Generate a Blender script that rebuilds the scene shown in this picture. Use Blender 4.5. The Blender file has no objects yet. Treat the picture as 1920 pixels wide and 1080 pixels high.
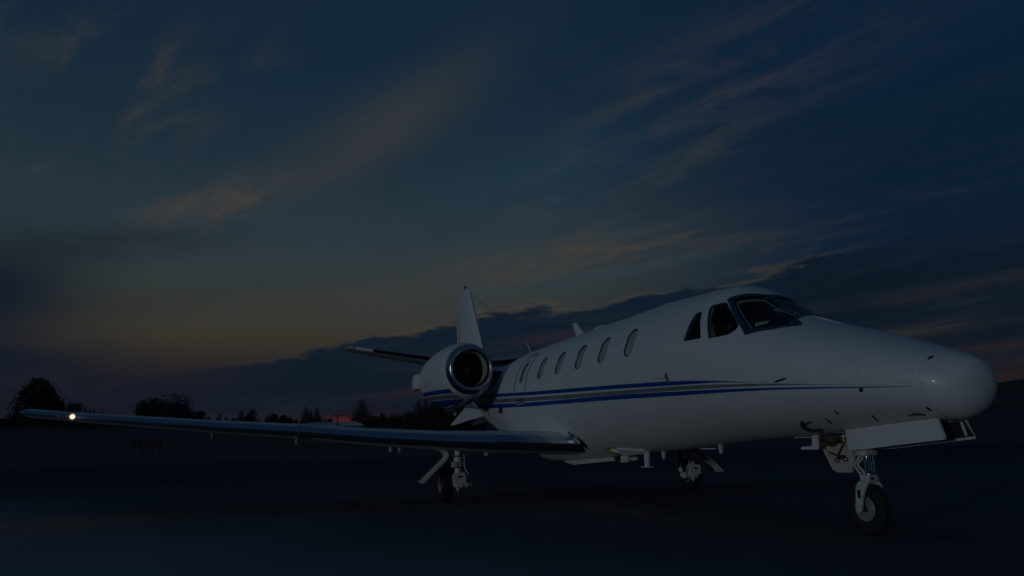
import bpy, bmesh, math, random
from mathutils import Vector, Matrix
R = math.radians
random.seed(7)
C = bpy.context.scene.collection
SC = bpy.context.scene

# ------------------------------------------------------------------ camera
# world axes: X runs aft along the aircraft, Y to its starboard side, Z up
YAW, PITCH, ROLL = -.3403, .2116, -.0234
fw = Vector((math.cos(PITCH)*math.cos(YAW), math.cos(PITCH)*math.sin(YAW), math.sin(PITCH)))
r0 = Vector((math.sin(YAW), -math.cos(YAW), 0)); u0 = r0.cross(fw)
rt = r0*math.cos(ROLL)+u0*math.sin(ROLL); up = u0*math.cos(ROLL)-r0*math.sin(ROLL)
cd = bpy.data.cameras.new('camera'); cam = bpy.data.objects.new('camera', cd); C.objects.link(cam)
cam.matrix_world = Matrix(((rt.x, up.x, -fw.x, -3.994), (rt.y, up.y, -fw.y, 5.471), (rt.z, up.z, -fw.z, .8734), (0, 0, 0, 1)))
cd.sensor_width = 36; cd.lens = 25.866; cd.clip_start = .05; cd.clip_end = 6000
SC.camera = cam

# ------------------------------------------------------------------ view
SC.view_settings.view_transform = 'Standard'; SC.view_settings.look = 'None'
SC.view_settings.exposure = 0; SC.view_settings.gamma = 1; SC.view_settings.use_curve_mapping = False

def lin(r, g, b):
    f = lambda c: (c/255/12.92) if c <= 10 else ((c/255+.055)/1.055)**2.4
    return (f(r), f(g), f(b), 1)

# ------------------------------------------------------------------ node maths
class N:
    """tiny expression wrapper round Math nodes"""
    nt = None
    def __init__(s, sock): s.s = sock
    @staticmethod
    def m(op, a, b=None, c=None, clamp=False):
        n = N.nt.nodes.new('ShaderNodeMath'); n.operation = op; n.use_clamp = clamp
        for i, v in enumerate((a, b, c)):
            if v is None: continue
            if isinstance(v, N): N.nt.links.new(v.s, n.inputs[i])
            else: n.inputs[i].default_value = v
        return N(n.outputs[0])
    def __add__(a, b): return N.m('ADD', a, b)
    def __radd__(a, b): return N.m('ADD', b, a)
    def __sub__(a, b): return N.m('SUBTRACT', a, b)
    def __rsub__(a, b): return N.m('SUBTRACT', b, a)
    def __mul__(a, b): return N.m('MULTIPLY', a, b)
    def __rmul__(a, b): return N.m('MULTIPLY', b, a)
    def __truediv__(a, b): return N.m('DIVIDE', a, b)
def smooth(v, a, b):
    n = N.nt.nodes.new('ShaderNodeMapRange'); n.interpolation_type = 'SMOOTHERSTEP'
    N.nt.links.new(v.s, n.inputs['Value']); n.inputs['From Min'].default_value = a; n.inputs['From Max'].default_value = b
    return N(n.outputs['Result'])
def comb(x, y, z):
    n = N.nt.nodes.new('ShaderNodeCombineXYZ')
    for i, v in enumerate((x, y, z)):
        if isinstance(v, N): N.nt.links.new(v.s, n.inputs[i])
        else: n.inputs[i].default_value = v
    return n.outputs[0]
def noise(vec, scale, detail=5, rough=.55, dist=0.0):
    n = N.nt.nodes.new('ShaderNodeTexNoise'); N.nt.links.new(vec, n.inputs['Vector'])
    n.inputs['Scale'].default_value = scale; n.inputs['Detail'].default_value = detail
    n.inputs['Roughness'].default_value = rough; n.inputs['Distortion'].default_value = dist
    return N(n.outputs['Fac'])
def ramp(v, stops):
    n = N.nt.nodes.new('ShaderNodeValToRGB'); cr = n.color_ramp
    if isinstance(v, N): N.nt.links.new(v.s, n.inputs[0])
    while len(cr.elements) < len(stops): cr.elements.new(.5)
    for e, (p, c) in zip(cr.elements, stops): e.position = p; e.color = c
    return n.outputs['Color']
def mix(f, a, b, mode='MIX'):
    n = N.nt.nodes.new('ShaderNodeMix'); n.data_type = 'RGBA'; n.blend_type = mode
    if isinstance(f, N): N.nt.links.new(f.s, n.inputs[0])
    else: n.inputs[0].default_value = f
    for i, v in ((6, a), (7, b)):
        if isinstance(v, tuple): n.inputs[i].default_value = v
        else: N.nt.links.new(v, n.inputs[i])
    return n.outputs[2]

# ------------------------------------------------------------------ dusk sky
W = bpy.data.worlds.new('World'); SC.world = W; W.use_nodes = True
nt = W.node_tree; nt.nodes.clear(); N.nt = nt
tc = nt.nodes.new('ShaderNodeTexCoord'); sep = nt.nodes.new('ShaderNodeSeparateXYZ')
nt.links.new(tc.outputs['Generated'], sep.inputs[0])
dx, dy, dz = (N(sep.outputs[i]) for i in range(3))
fx = dx*math.cos(YAW)+dy*math.sin(YAW)            # forward along the apron view
rx = dx*math.sin(YAW)-dy*math.cos(YAW)            # to the right
AZ = N.m('ARCTAN2', rx, fx)*57.2958
EL = N.m('ARCSINE', dz)*57.2958
# cirrus sheet overhead: streaks run towards azimuth -46
vp = R(-46)
hz = N.m('MAXIMUM', dz, .0)+.045
su = (fx*math.cos(vp)+rx*math.sin(vp))/hz
sv = (rx*math.cos(vp)-fx*math.sin(vp))/hz
P1 = comb(su*.16, sv, 0.0); P2 = comb(su*.55, sv*1.5, 3.7); P3 = comb(su*.30, sv*1.0, 9.1)
n1 = noise(P1, 2.2, 6, .6, .4); n2 = noise(P2, 4.4, 8, .62, .45); n3 = noise(P3, .9, 5, .55, .3)
E01 = smooth(EL, 0, 45)
elr = N.m('DIVIDE', EL, 45.0)
L = lambda d: d/45.0
left = ramp(elr, [(0, lin(30,22,32)), (L(3), lin(27,26,33)), (L(6), lin(42,37,37)), (L(8.5), lin(54,51,44)), (L(12), lin(50,58,57)),
                  (L(16), lin(41,55,64)), (L(22), lin(28,46,59)), (L(30), lin(20,40,57)), (1, lin(17,34,53))])
right = ramp(elr, [(0, lin(54,36,28)), (L(3), lin(44,30,28)), (L(5), lin(24,27,36)), (L(9), lin(20,34,48)), (L(14), lin(13,31,50)),
                   (L(20), lin(11,31,51)), (L(28), lin(13,33,55)), (.8, lin(13,32,52)), (1, lin(12,28,48))])
fr = smooth(AZ+n3*10.0-5.0, -8, 30)
col = mix(fr, left, right)
def blob(az, el, sa, se, th=0.0):
    c, s = math.cos(R(th)), math.sin(R(th))
    a = ((AZ-az)*c+(EL-el)*s)/sa; e = ((EL-el)*c-(AZ-az)*s)/se
    return N.m('EXPONENT', (a*a+e*e)*-1.0)
# wide soft veils
col = mix(blob(-10.0, 24.6, 9.5, 2.2, 31)*smooth(n1, -.25, .62)*.72, col, lin(52,55,58))
col = mix(blob(-16, 20, 9, 2.6, 30)*smooth(n1, .3, .7)*.7, col, lin(54,55,58))
col = mix(blob(3, 19, 9, 4.0, 15)*.45, col, lin(33,58,74))
col = mix(blob(-1, 13.5, 15, 2.6, 6)*.75, col, lin(53,58,60))
col = mix(blob(-19, 10.2, 11, 1.6, 8)*.3, col, lin(62,57,46))
col = mix(smooth(n3, .45, .75)*smooth(EL, 4, 14)*.35, col, lin(34,42,50))
col = mix(smooth(n1, .52, .8)*smooth(EL, 12, 24)*.35, col, lin(40,48,56))
# broken, finely ribbed streaks catching the last light
def streaks(b, lo, hi, amt, c):
    global col
    col = mix(b*smooth(n2, lo-.06, hi+.06)*(amt*.50), col, c)
pe = lin(74,66,56)
streaks(blob(-22.5, 17.8, 5.5, 1.5, 16), .40, .58, 1.15, pe)
streaks(blob(-33, 28, 5.0, 2.6, 10), .46, .66, .85, pe)
streaks(blob(-28, 23.5, 5.0, 3.5, -25), .50, .68, .7, pe)
streaks(blob(-24, 27.5, 5.0, 1.6, 20), .50, .66, .8, pe)
streaks(blob(-36, 19.5, 3, 3.0, 0), .50, .66, .7, pe)
streaks(blob(13, 21.5, 9.0, 2.2, 22), .42, .66, .62, lin(70,68,64))
streaks(blob(19, 27.5, 11.0, 2.6, 12), .42, .64, .75, lin(72,64,58))
streaks(blob(5, 20.5, 6, 2.4, 25), .44, .66, .5, lin(60,66,70))
streaks(blob(26, 24, 10, 2.5, 20), .45, .7, .3, lin(48,54,60))
streaks(blob(7, 14.6, 10.0, 1.5, 6), .44, .62, .95, lin(78,66,50))
streaks(blob(20, 14.5, 14, 1.2, 8), .48, .68, .4, lin(66,58,50))
streaks(blob(29, 18, 9, 3.0, 12), .45, .7, .35, lin(40,42,50))
# the dark slate bank, its ragged edge climbing to the right
n4 = noise(comb(AZ*.035, EL*.10, 2.0), 3.0, 8, .62, .3)
n5 = noise(comb(AZ*.05, EL*.45-AZ*.05, 5.0), 1.6, 7, .6, .4)
t = (AZ+35.0)/70.0
fc = nt.nodes.new('ShaderNodeFloatCurve'); nt.links.new(t.s, fc.inputs['Value'])
pts = [(-35, 9.0), (-29, 6.9), (-22, 6.2), (-13, 7.9), (-4, 9.4), (6, 11.0), (18, 12.4), (29, 13.6), (35, 14.0)]
cu = fc.mapping.curves[0]
while len(cu.points) < len(pts): cu.points.new(.5, .5)
for p, (a, e) in zip(cu.points, pts): p.location = ((a+35)/70, e/20)
fc.mapping.update()
edge = N(fc.outputs[0])*20.0
dlt = edge+(n4-.5)*4.2-EL
hard = smooth(AZ, -28, -15)*(1.0-smooth(AZ, 20, 34))
bank = smooth(dlt, 0, .45)*hard+smooth(dlt, -1.6, 3.0)*(1.0-hard)*.85
bcol = ramp(elr, [(0, lin(32,22,32)), (L(2), lin(27,23,32)), (L(3.4), lin(17,25,38)), (L(8), lin(14,27,42)), (L(11), lin(13,27,43)), (1, lin(13,27,43))])
bcolr = ramp(elr, [(0, lin(52,34,24)), (L(2.5), lin(46,31,27)), (L(4.2), lin(30,24,29)), (L(5.6), lin(16,22,33)), (L(8), lin(13,23,36)), (1, lin(11,25,42))])
bc = mix(smooth(AZ, 5, 30), bcol, bcolr)
bc = mix(smooth(n5, .45, .72)*.5, bc, lin(30,38,48))
bank = bank*(1.0-smooth(EL, 11.5, 16.0)*.45)
col = mix(bank*.96, col, bc)
# thin glowing rims and rifts in the bank
rim = .38*smooth(dlt, -.45, .05)*(1.0-smooth(dlt, .05, .6))*smooth(n2, .42, .62)*smooth(AZ, -14, -4)*(1.0-smooth(AZ, 18, 30))
col = mix(rim*.75, col, lin(84,70,52))
rift = blob(29, 7.1, 9.5, .42, 4.5)*smooth(n5, .3, .55)
col = mix(rift*.8, col, lin(44,46,44))
rift = blob(27, 9.2, 14, .40, 5)*smooth(n5, .38, .6)
col = mix(rift*.45, col, lin(42,38,38))
col = mix(blob(33, 5.6, 5, .25, 3)*.5, col, lin(44,34,32))
col = mix(blob(8, 13.0, 9, .35, 7)*.5, col, lin(36,58,68))
col = mix(blob(2, 7.6, 7, .8, 6)*smooth(n5, .42, .66)*.6, col, lin(44,33,40))
col = mix(blob(-7, 4.4, 4, .4, 7)*smooth(n5, .36, .6)*.5, col, lin(48,32,36))
# the left-hand smudge and the red seam on the horizon
col = mix(blob(-36.5, 10.4, 6.5, 3.8, 6)*smooth(n4, .10, .50)*.95, col, lin(15,26,40))
col = mix(blob(-29, 14.4, 7, 1.2, 8)*smooth(n4, .2, .6)*.6, col, lin(24,32,42))
col = mix(blob(-31, 4.6, 8, 1.5, 0)*.45, col, lin(27,27,35))
col = mix(blob(-12.9, 2.1, 1.3, .25)*.95, col, lin(84,30,20))
col = mix(blob(-10, 1.6, 9, .7)*.35, col, lin(62,30,36))
# below the horizon the air is as dark as the fields
col = mix(smooth(EL, -2.0, -.2), lin(3,10,16), col)
# behind the camera the sky is a plain deep blue
col = mix(smooth(N.m('ABSOLUTE', AZ), 60, 110), col, mix(E01, lin(22,36,50), lin(14,35,56)))
sky = nt.nodes.new('ShaderNodeTexSky'); sky.sky_type = 'NISHITA'; sky.sun_disc = False
sky.sun_elevation = R(-4); sky.sun_rotation = R(250)
b1 = nt.nodes.new('ShaderNodeBackground'); nt.links.new(col, b1.inputs[0]); b1.inputs[1].default_value = 1
b2 = nt.nodes.new('ShaderNodeBackground'); nt.links.new(sky.outputs[0], b2.inputs[0]); b2.inputs[1].default_value = .003
ad = nt.nodes.new('ShaderNodeAddShader'); nt.links.new(b1.outputs[0], ad.inputs[0]); nt.links.new(b2.outputs[0], ad.inputs[1])
wo = nt.nodes.new('ShaderNodeOutputWorld'); nt.links.new(ad.outputs[0], wo.inputs[0])

# ------------------------------------------------------------------ key light (low, from behind and left of the viewer)
sd = bpy.data.lights.new('sun', 'SUN'); sun = bpy.data.objects.new('sun', sd); C.objects.link(sun)
sd.energy = .178; sd.angle = R(2.5); sd.color = (.84, 1.0, 1.14)
travel = Vector((.50, -.865, -.036)).normalized()
sun.rotation_euler = travel.to_track_quat('-Z', 'Y').to_euler()

# ------------------------------------------------------------------ materials
def mat(name, base, rough=.5, metal=0.0, spec=.5, coat=0.0, nscale=None, namt=.15, bump=0.0, bscale=None, trans=0.0, emit=None, estr=0.0, stretch=(1,1,1)):
    m = bpy.data.materials.new(name); m.use_nodes = True; nt = m.node_tree; p = nt.nodes['Principled BSDF']
    p.inputs['Base Color'].default_value = (*base, 1); p.inputs['Roughness'].default_value = rough
    p.inputs['Metallic'].default_value = metal; p.inputs['Specular IOR Level'].default_value = spec
    p.inputs['Coat Weight'].default_value = coat; p.inputs['Coat Roughness'].default_value = .08
    p.inputs['Transmission Weight'].default_value = trans
    if emit: p.inputs['Emission Color'].default_value = (*emit, 1); p.inputs['Emission Strength'].default_value = estr
    N.nt = nt
    if nscale:
        g = nt.nodes.new('ShaderNodeNewGeometry'); mp = nt.nodes.new('ShaderNodeMapping'); mp.inputs['Scale'].default_value = stretch
        nt.links.new(g.outputs['Position'], mp.inputs['Vector'])
        a = noise(mp.outputs[0], nscale, 6, .6); b = noise(mp.outputs[0], nscale*7.3, 4, .6)
        f = smooth(a*.65+b*.35, .3, .7)
        lo = tuple(c*(1-namt) for c in base)+(1,); hi = tuple(min(1, c*(1+namt)) for c in base)+(1,)
        nt.links.new(mix(f, lo, hi), p.inputs['Base Color'])
        rr = f*(rough*.35)+rough*.82
        nt.links.new(rr.s, p.inputs['Roughness'])
        if bump:
            bn = nt.nodes.new('ShaderNodeBump'); bn.inputs['Strength'].default_value = bump; bn.inputs['Distance'].default_value = .02
            h = noise(mp.outputs[0], bscale or nscale*10, 5, .6)
            nt.links.new(h.s, bn.inputs['Height']); nt.links.new(bn.outputs[0], p.inputs['Normal'])
    return m
M = dict(
 white=mat('white_paint', (.78,.77,.75), .46, coat=.08, nscale=.9, namt=.02, stretch=(.5,1,1.4)),
 gearwhite=mat('gear_white', (.66,.66,.64), .42, nscale=9, namt=.18),
 bay=mat('bay_primer', (.60,.50,.44), .5, nscale=8, namt=.15),
 blue=mat('blue_stripe_paint', (.0,.065,.35), .45, spec=.15, nscale=3, namt=.08),
 grey=mat('grey_stripe_paint', (.23,.24,.235), .32, coat=.2, nscale=3, namt=.08),
 seam=mat('seam_sealant', (.13,.14,.15), .6, nscale=20, namt=.2),
 paleseam=mat('pale_seam', (.60,.61,.62), .5, nscale=20, namt=.1),
 dark=mat('dark_metal', (.03,.032,.035), .45, nscale=12, namt=.3),
 black=mat('black_rubber', (.012,.013,.014), .75, nscale=14, namt=.3, bump=.2),
 tyre=mat('tyre_rubber', (.018,.018,.019), .8, nscale=14, namt=.35, bump=.3, bscale=60),
 boot=mat('deice_boot', (.010,.011,.013), .5, nscale=10, namt=.3),
 chrome=mat('polished_aluminium', (.52,.55,.61), .28, metal=1, nscale=3.0, namt=.06, stretch=(3,.4,3)),
 steel=mat('bright_steel', (.55,.56,.58), .28, metal=1, nscale=12, namt=.15),
 rim=mat('wheel_alloy', (.42,.42,.38), .45, metal=.35, nscale=16, namt=.2),
 liner=mat('inlet_liner', (.44,.42,.33), .5, nscale=6, namt=.1),
 fan=mat('titanium_blades', (.10,.10,.11), .4, metal=.7, nscale=10, namt=.2),
 spin=mat('spinner_metal', (.26,.26,.27), .38, metal=.5, nscale=8, namt=.2),
 shade=mat('window_shade', (.42,.43,.42), .22, coat=.6, nscale=2.5, namt=.12),
 rubber=mat('window_seal', (.03,.032,.034), .6, nscale=20, namt=.2),
 wsframe=mat('windshield_frame_paint', (.035,.055,.095), .4, coat=.2, nscale=8, namt=.15),
 interior=mat('cockpit_trim', (.012,.013,.013), .8, nscale=5, namt=.4),
 leather=mat('seat_leather', (.42,.27,.17), .55, nscale=9, namt=.2),
 paper=mat('paper', (.62,.80,.78), .7, nscale=30, namt=.05),
 cream=mat('cream_card', (.62,.60,.40), .7, nscale=30, namt=.08),
 brass=mat('brass_fitting', (.30,.21,.16), .4, metal=.8, nscale=20, namt=.3),
 orange=mat('orange_cap', (.75,.42,.30), .5, nscale=14, namt=.1),
 red=mat('red_lens', (.55,.02,.02), .25, coat=.5, nscale=20, namt=.1),
 yellowfit=mat('yellow_fitting', (.65,.42,.05), .4, nscale=20, namt=.1),
 bluefit=mat('blue_anodised', (.02,.10,.35), .35, metal=.4, nscale=20, namt=.1),
 lamp=mat('landing_lamp_lens', (.6,.6,.55), .3, emit=(.95,.95,.50), estr=.04, nscale=9, namt=.2),
 lamprim=mat('lamp_retainer', (.38,.30,.05), .35, nscale=25, namt=.35),
 navlamp=mat('wing_lamp_lens', (.9,.8,.6), .2, emit=(1,.66,.34), estr=.10, nscale=9, namt=.05),
 bark=mat('bark', (.05,.04,.03), .9, nscale=3, namt=.3, bump=.4),
 conifer=mat('conifer_needles', (.030,.048,.034), .85, nscale=.6, namt=.5),
 leaf=mat('broadleaf_foliage', (.040,.062,.040), .8, nscale=.5, namt=.5),
 roof=mat('metal_roofing', (.58,.62,.64), .5, nscale=.5, namt=.12, stretch=(1,1,1)),
 wall=mat('hangar_wall', (.07,.08,.09), .7, nscale=.6, namt=.2),
 wood=mat('utility_pole_wood', (.07,.05,.035), .85, nscale=4, namt=.3),
 signred=mat('sign_red_face', (.075,.008,.014), .5, nscale=6, namt=.15),
 signblack=mat('sign_black_face', (.02,.02,.02), .5, nscale=6, namt=.15),
 signtext=mat('sign_lettering', (.15,.16,.18), .5, nscale=6, namt=.1),
 line=mat('yellow_line_paint', (.30,.17,.035), .7, nscale=5, namt=.45),
)
# glass: real panes, tinted, the cockpit behind them
g = bpy.data.materials.new('tinted_glass'); g.use_nodes = True; nt = g.node_tree; nt.nodes.clear(); N.nt = nt
o_ = nt.nodes.new('ShaderNodeOutputMaterial'); mx = nt.nodes.new('ShaderNodeMixShader'); gl = nt.nodes.new('ShaderNodeBsdfGlossy')
tr = nt.nodes.new('ShaderNodeBsdfTransparent'); lw = nt.nodes.new('ShaderNodeLayerWeight'); lw.inputs[0].default_value = .5; fr_ = N.m('POWER', N(lw.outputs['Facing']), 4.0)*.7+.035
gl.inputs['Roughness'].default_value = .03; gl.inputs['Color'].default_value = (.55,.6,.62,1); tr.inputs['Color'].default_value = (.62,.70,.68,1)
nt.links.new(fr_.s, mx.inputs[0]); nt.links.new(tr.outputs[0], mx.inputs[1]); nt.links.new(gl.outputs[0], mx.inputs[2]); nt.links.new(mx.outputs[0], o_.inputs[0])
M['glass'] = g

# ------------------------------------------------------------------ object helpers
def tag(o, label=None, cat=None, group=None, kind=None):
    if label: o['label'] = label
    if cat: o['category'] = cat
    if group: o['group'] = group
    if kind: o['kind'] = kind
    return o
def empty(name, loc, label, cat, group=None):
    o = bpy.data.objects.new(name, None); C.objects.link(o); o.location = loc; o.empty_display_size = .3
    return tag(o, label, cat, group)
def put(name, me, mats, parent=None, smooth_=True, loc=None):
    o = bpy.data.objects.new(name, me); C.objects.link(o)
    for m in (mats if isinstance(mats, (list, tuple)) else [mats]): me.materials.append(M[m] if isinstance(m, str) else m)
    if parent:
        o.parent = parent
        off = Vector((0, 0, 0)); q = parent
        while q: off += q.location; q = q.parent
        o.location = -off
    if smooth_ and len(me.polygons): me.polygons.foreach_set('use_smooth', [True]*len(me.polygons))
    return o
def mesh(name, V, F, mats, parent=None, smooth_=True, mi=None):
    me = bpy.data.meshes.new(name); me.from_pydata([tuple(v) for v in V], [], F); me.update()
    bm = bmesh.new(); bm.from_mesh(me); bmesh.ops.remove_doubles(bm, verts=bm.verts, dist=1e-6)
    bmesh.ops.recalc_face_normals(bm, faces=bm.faces); bm.to_mesh(me); bm.free()
    o = put(name, me, mats, parent, smooth_)
    if smooth_:
        try: me.set_sharp_from_angle(angle=R(38))
        except Exception: pass
    return o
class B:
    """collects primitives into one mesh"""
    def __init__(s): s.V = []; s.F = []
    def add(s, V, F):
        k = len(s.V); s.V += [Vector(v) for v in V]; s.F += [tuple(i+k for i in f) for f in F]; return s
    def box(s, c, d, rot=None, bev=0.0):
        c = Vector(c); hx, hy, hz = (v/2 for v in d)
        if bev:
            bm = bmesh.new(); bmesh.ops.create_cube(bm, size=1)
            for v in bm.verts: v.co = Vector((v.co.x*d[0], v.co.y*d[1], v.co.z*d[2]))
            bmesh.ops.bevel(bm, geom=bm.edges[:], offset=bev, segments=2, affect='EDGES', profile=.5)
            V = [v.co.copy() for v in bm.verts]; F = [tuple(v.index for v in f.verts) for f in bm.faces]; bm.free()
        else:
            V = [Vector((x, y, z)) for x in (-hx, hx) for y in (-hy, hy) for z in (-hz, hz)]
            F = [(0,1,3,2), (4,6,7,5), (0,4,5,1), (2,3,7,6), (0,2,6,4), (1,5,7,3)]
        if rot is not None: V = [rot @ v for v in V]
        return s.add([v+c for v in V], F)
    def tube(s, P, rad, n=12, cap=True):
        P = [Vector(p) for p in P]; rad = rad if isinstance(rad, (list, tuple)) else [rad]*len(P)
        V = []; F = []; ref = None
        for i, p in enumerate(P):
            t = (P[min(i+1, len(P)-1)]-P[max(i-1, 0)]).normalized()
            if ref is None: ref = Vector((0, 0, 1)) if abs(t.z) < .9 else Vector((1, 0, 0))
            a = (ref-t*ref.dot(t)).normalized(); b = t.cross(a); ref = a
            for k in range(n):
                q = 2*math.pi*k/n; V.append(p+(a*math.cos(q)+b*math.sin(q))*rad[i])
        for i in range(len(P)-1):
            for k in range(n): F.append((i*n+k, i*n+(k+1) % n, (i+1)*n+(k+1) % n, (i+1)*n+k))
        if cap: F.append(tuple(range(n))[::-1]); F.append(tuple((len(P)-1)*n+k for k in range(n)))
        return s.add(V, F)
    def lathe(s, c, axis, prof, n=32, closed=False):
        """prof: (distance along axis, radius)"""
        c = Vector(c); t = Vector(axis).normalized(); ref = Vector((0, 0, 1)) if abs(t.z) < .9 else Vector((1, 0, 0))
        a = (ref-t*ref.dot(t)).normalized(); b = t.cross(a); V = []; F = []; m = len(prof)
        for (h, r) in prof:
            for k in range(n):
                q = 2*math.pi*k/n; V.append(c+t*h+(a*math.cos(q)+b*math.sin(q))*r)
        for i in range(m if closed else m-1):
            j = (i+1) % m
            for k in range(n): F.append((i*n+k, i*n+(k+1) % n, j*n+(k+1) % n, j*n+k))
        if not closed:
            if prof[0][1] > 1e-4: F.append(tuple(range(n))[::-1])
            if prof[-1][1] > 1e-4: F.append(tuple((m-1)*n+k for k in range(n)))
        return s.add(V, F)
    def slab(s, poly, th):
        """flat polygon (3-D, planar) given thickness th along its normal, centred"""
        P = [Vector(p) for p in poly]; nrm = Vector((0, 0, 0))
        for i in range(len(P)): nrm += (P[i]-P[0]).cross(P[(i+1) % len(P)]-P[0])
        nrm.normalize(); n = len(P); V = [p+nrm*th/2 for p in P]+[p-nrm*th/2 for p in P]
        F = [tuple(range(n)), tuple(range(2*n-1, n-1, -1))]+[(i, n+i, n+(i+1) % n, (i+1) % n) for i in range(n)]
        return s.add(V, F)
    def make(s, name, mats, parent=None, smooth_=True): return mesh(name, s.V, s.F, mats, parent, smooth_)

# ------------------------------------------------------------------ lofted bodies (fuselage, nacelles)
def pch(X, Y, x):
    n = len(X); h = [X[i+1]-X[i] for i in range(n-1)]; d = [(Y[i+1]-Y[i])/h[i] for i in range(n-1)]
    m = [0.0]*n; m[0] = d[0]; m[-1] = d[-1]
    for i in range(1, n-1):
        if d[i-1]*d[i] > 0:
            w1 = 2*h[i]+h[i-1]; w2 = h[i]+2*h[i-1]; m[i] = (w1+w2)/(w1/d[i-1]+w2/d[i])
    k = 0
    while k < n-2 and x > X[k+1]: k += 1
    t = min(1, max(0, (x-X[k])/h[k]))
    return (1+2*t)*(1-t)**2*Y[k]+t*(1-t)**2*h[k]*m[k]+t*t*(3-2*t)*Y[k+1]+t*t*(t-1)*h[k]*m[k+1]
class Body:
    """stations: x, centre z, top z, bottom z, half width; centre line at y0"""
    def __init__(s, S, y0=0.0, sq=True):
        s.S = S; s.y0 = y0; s.x0 = S[0][0]; s.q = (lambda a: math.sqrt(max(a-s.x0, 0)+1e-9)) if sq else (lambda a: a)
        s.X = [s.q(r[0]) for r in S]; s.col = list(zip(*S)); s.cache = {}
    def sec(s, x):
        k = round(x, 4)
        if k not in s.cache: s.cache[k] = [pch(s.X, s.col[j], s.q(x)) for j in (1, 2, 3, 4)]
        return s.cache[k]
    def at(s, x, th, off=0.0):
        zc, t, b, w = s.sec(x); c, sn = math.cos(th), math.sin(th); h = (t-zc) if sn >= 0 else (zc-b)
        nn = Vector((0, c/max(w, 1e-4), sn/max(h, 1e-4))); nn.normalize()
        return Vector((x, s.y0+w*c, zc+h*sn))+nn*off
    def side(s, x, z, sg=1, off=0.0):
        zc, t, b, w = s.sec(x); h = (t-zc) if z >= zc else (zc-b)
        sn = max(-1, min(1, (z-zc)/h)); th = math.asin(sn)
        p = s.at(x, th, off); p.y = s.y0+(p.y-s.y0)*sg; return p
    def top(s, x, y, off=0.0):
        zc, t, b, w = s.sec(x); return s.at(x, math.acos(max(-1, min(1, (y-s.y0)/w))), off)
    def bottom(s, x, y, off=0.0):
        zc, t, b, w = s.sec(x); return s.at(x, -math.acos(max(-1, min(1, (y-s.y0)/w))), off)
def lace(rings, closed=True, caps=True):
    n = len(rings[0]); V = [p for r in rings for p in r]; F = []
    for i in range(len(rings)-1):
        for k in range(n if closed else n-1): F.append((i*n+k, i*n+(k+1) % n, (i+1)*n+(k+1) % n, (i+1)*n+k))
    if caps: F.append(tuple(range(n))[::-1]); F.append(tuple((len(rings)-1)*n+k for k in range(n)))
    return V, F
FUS = Body([[.302,1.343,1.352,1.334,.002],[.328,1.308,1.461,1.182,.159],[.390,1.293,1.507,1.083,.258],[.522,1.322,1.570,1.007,.364],
 [.829,1.378,1.686,.994,.501],[1.269,1.449,1.843,.967,.622],[1.885,1.564,2.044,.926,.748],[2.5,1.699,2.309,.896,.857],
 [3.1,1.788,2.66,.869,.919],[3.7,1.81,2.701,.839,.933],[4.6,1.806,2.734,.779,.932],[6.0,1.804,2.734,.714,.932],
 [7.5,1.804,2.735,.618,.932],[9.2,1.804,2.734,.583,.931],[10.2,1.864,2.686,.793,.861],[11.2,1.999,2.632,1.0,.735],
 [12.2,2.10,2.60,1.26,.60],[13.1,2.18,2.57,1.55,.47],[14.0,2.25,2.53,1.87,.35],[15.0,2.31,2.47,2.12,.2],[15.7,2.34,2.40,2.28,.05]])
def strip_quads(A, Bp):
    V = A+Bp; n = len(A); return V, [(i, i+1, n+i+1, n+i) for i in range(n-1)]
def frange(a, b, n): return [a+(b-a)*i/n for i in range(n+1)]
def outline(pts, n=6, closed=True):
    """Catmull-Rom through 2-D points"""
    m = len(pts); out = []
    for i in range(m if closed else m-1):
        g = lambda k: Vector(pts[k % m]) if closed else Vector(pts[max(0, min(m-1, k))])
        p0, p1, p2, p3 = g(i-1), g(i), g(i+1), g(i+2)
        for k in range(n):
            t = k/n; out.append(.5*((2*p1)+(p2-p0)*t+(2*p0-5*p1+4*p2-p3)*t*t+(3*p1-p0-3*p2+p3)*t**3))
    if not closed: out.append(Vector(pts[-1]))
    return out
def rrect(x0, x1, z0, z1, r, n=5, lean=0.0):
    out = []
    for cx, cz, a in ((x1-r, z1-r, 0), (x0+r, z1-r, 90), (x0+r, z0+r, 180), (x1-r, z0+r, 270)):
        for k in range(n+1):
            q = R(a+90*k/n); out.append(Vector((cx+r*math.cos(q)+lean*(cz-(z0+z1)/2), cz+r*math.sin(q))))
    return out
def ribbon(poly, w, mapf, off, closed=True):
    """thin conformal line of width w following a 2-D path"""
    P = list(poly); n = len(P); A = []; Bq = []
    for i in range(n):
        a = P[(i-1) % n] if closed or i else P[i]; b = P[(i+1) % n] if closed or i < n-1 else P[i]
        t = (b-a); t = t.normalized() if t.length > 1e-9 else Vector((1, 0)); nn = Vector((-t.y, t.x))
        A.append(mapf(*(P[i]+nn*w/2), off)); Bq.append(mapf(*(P[i]-nn*w/2), off))
    if closed: A.append(A[0]); Bq.append(Bq[0])
    return strip_quads(A, Bq)
def ring_between(outer, inner, mapf, oo, oi):
    A = [mapf(*p, oo) for p in outer]; Bq = [mapf(*p, oi) for p in inner]; A.append(A[0]); Bq.append(Bq[0])
    return strip_quads(A, Bq)
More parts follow.
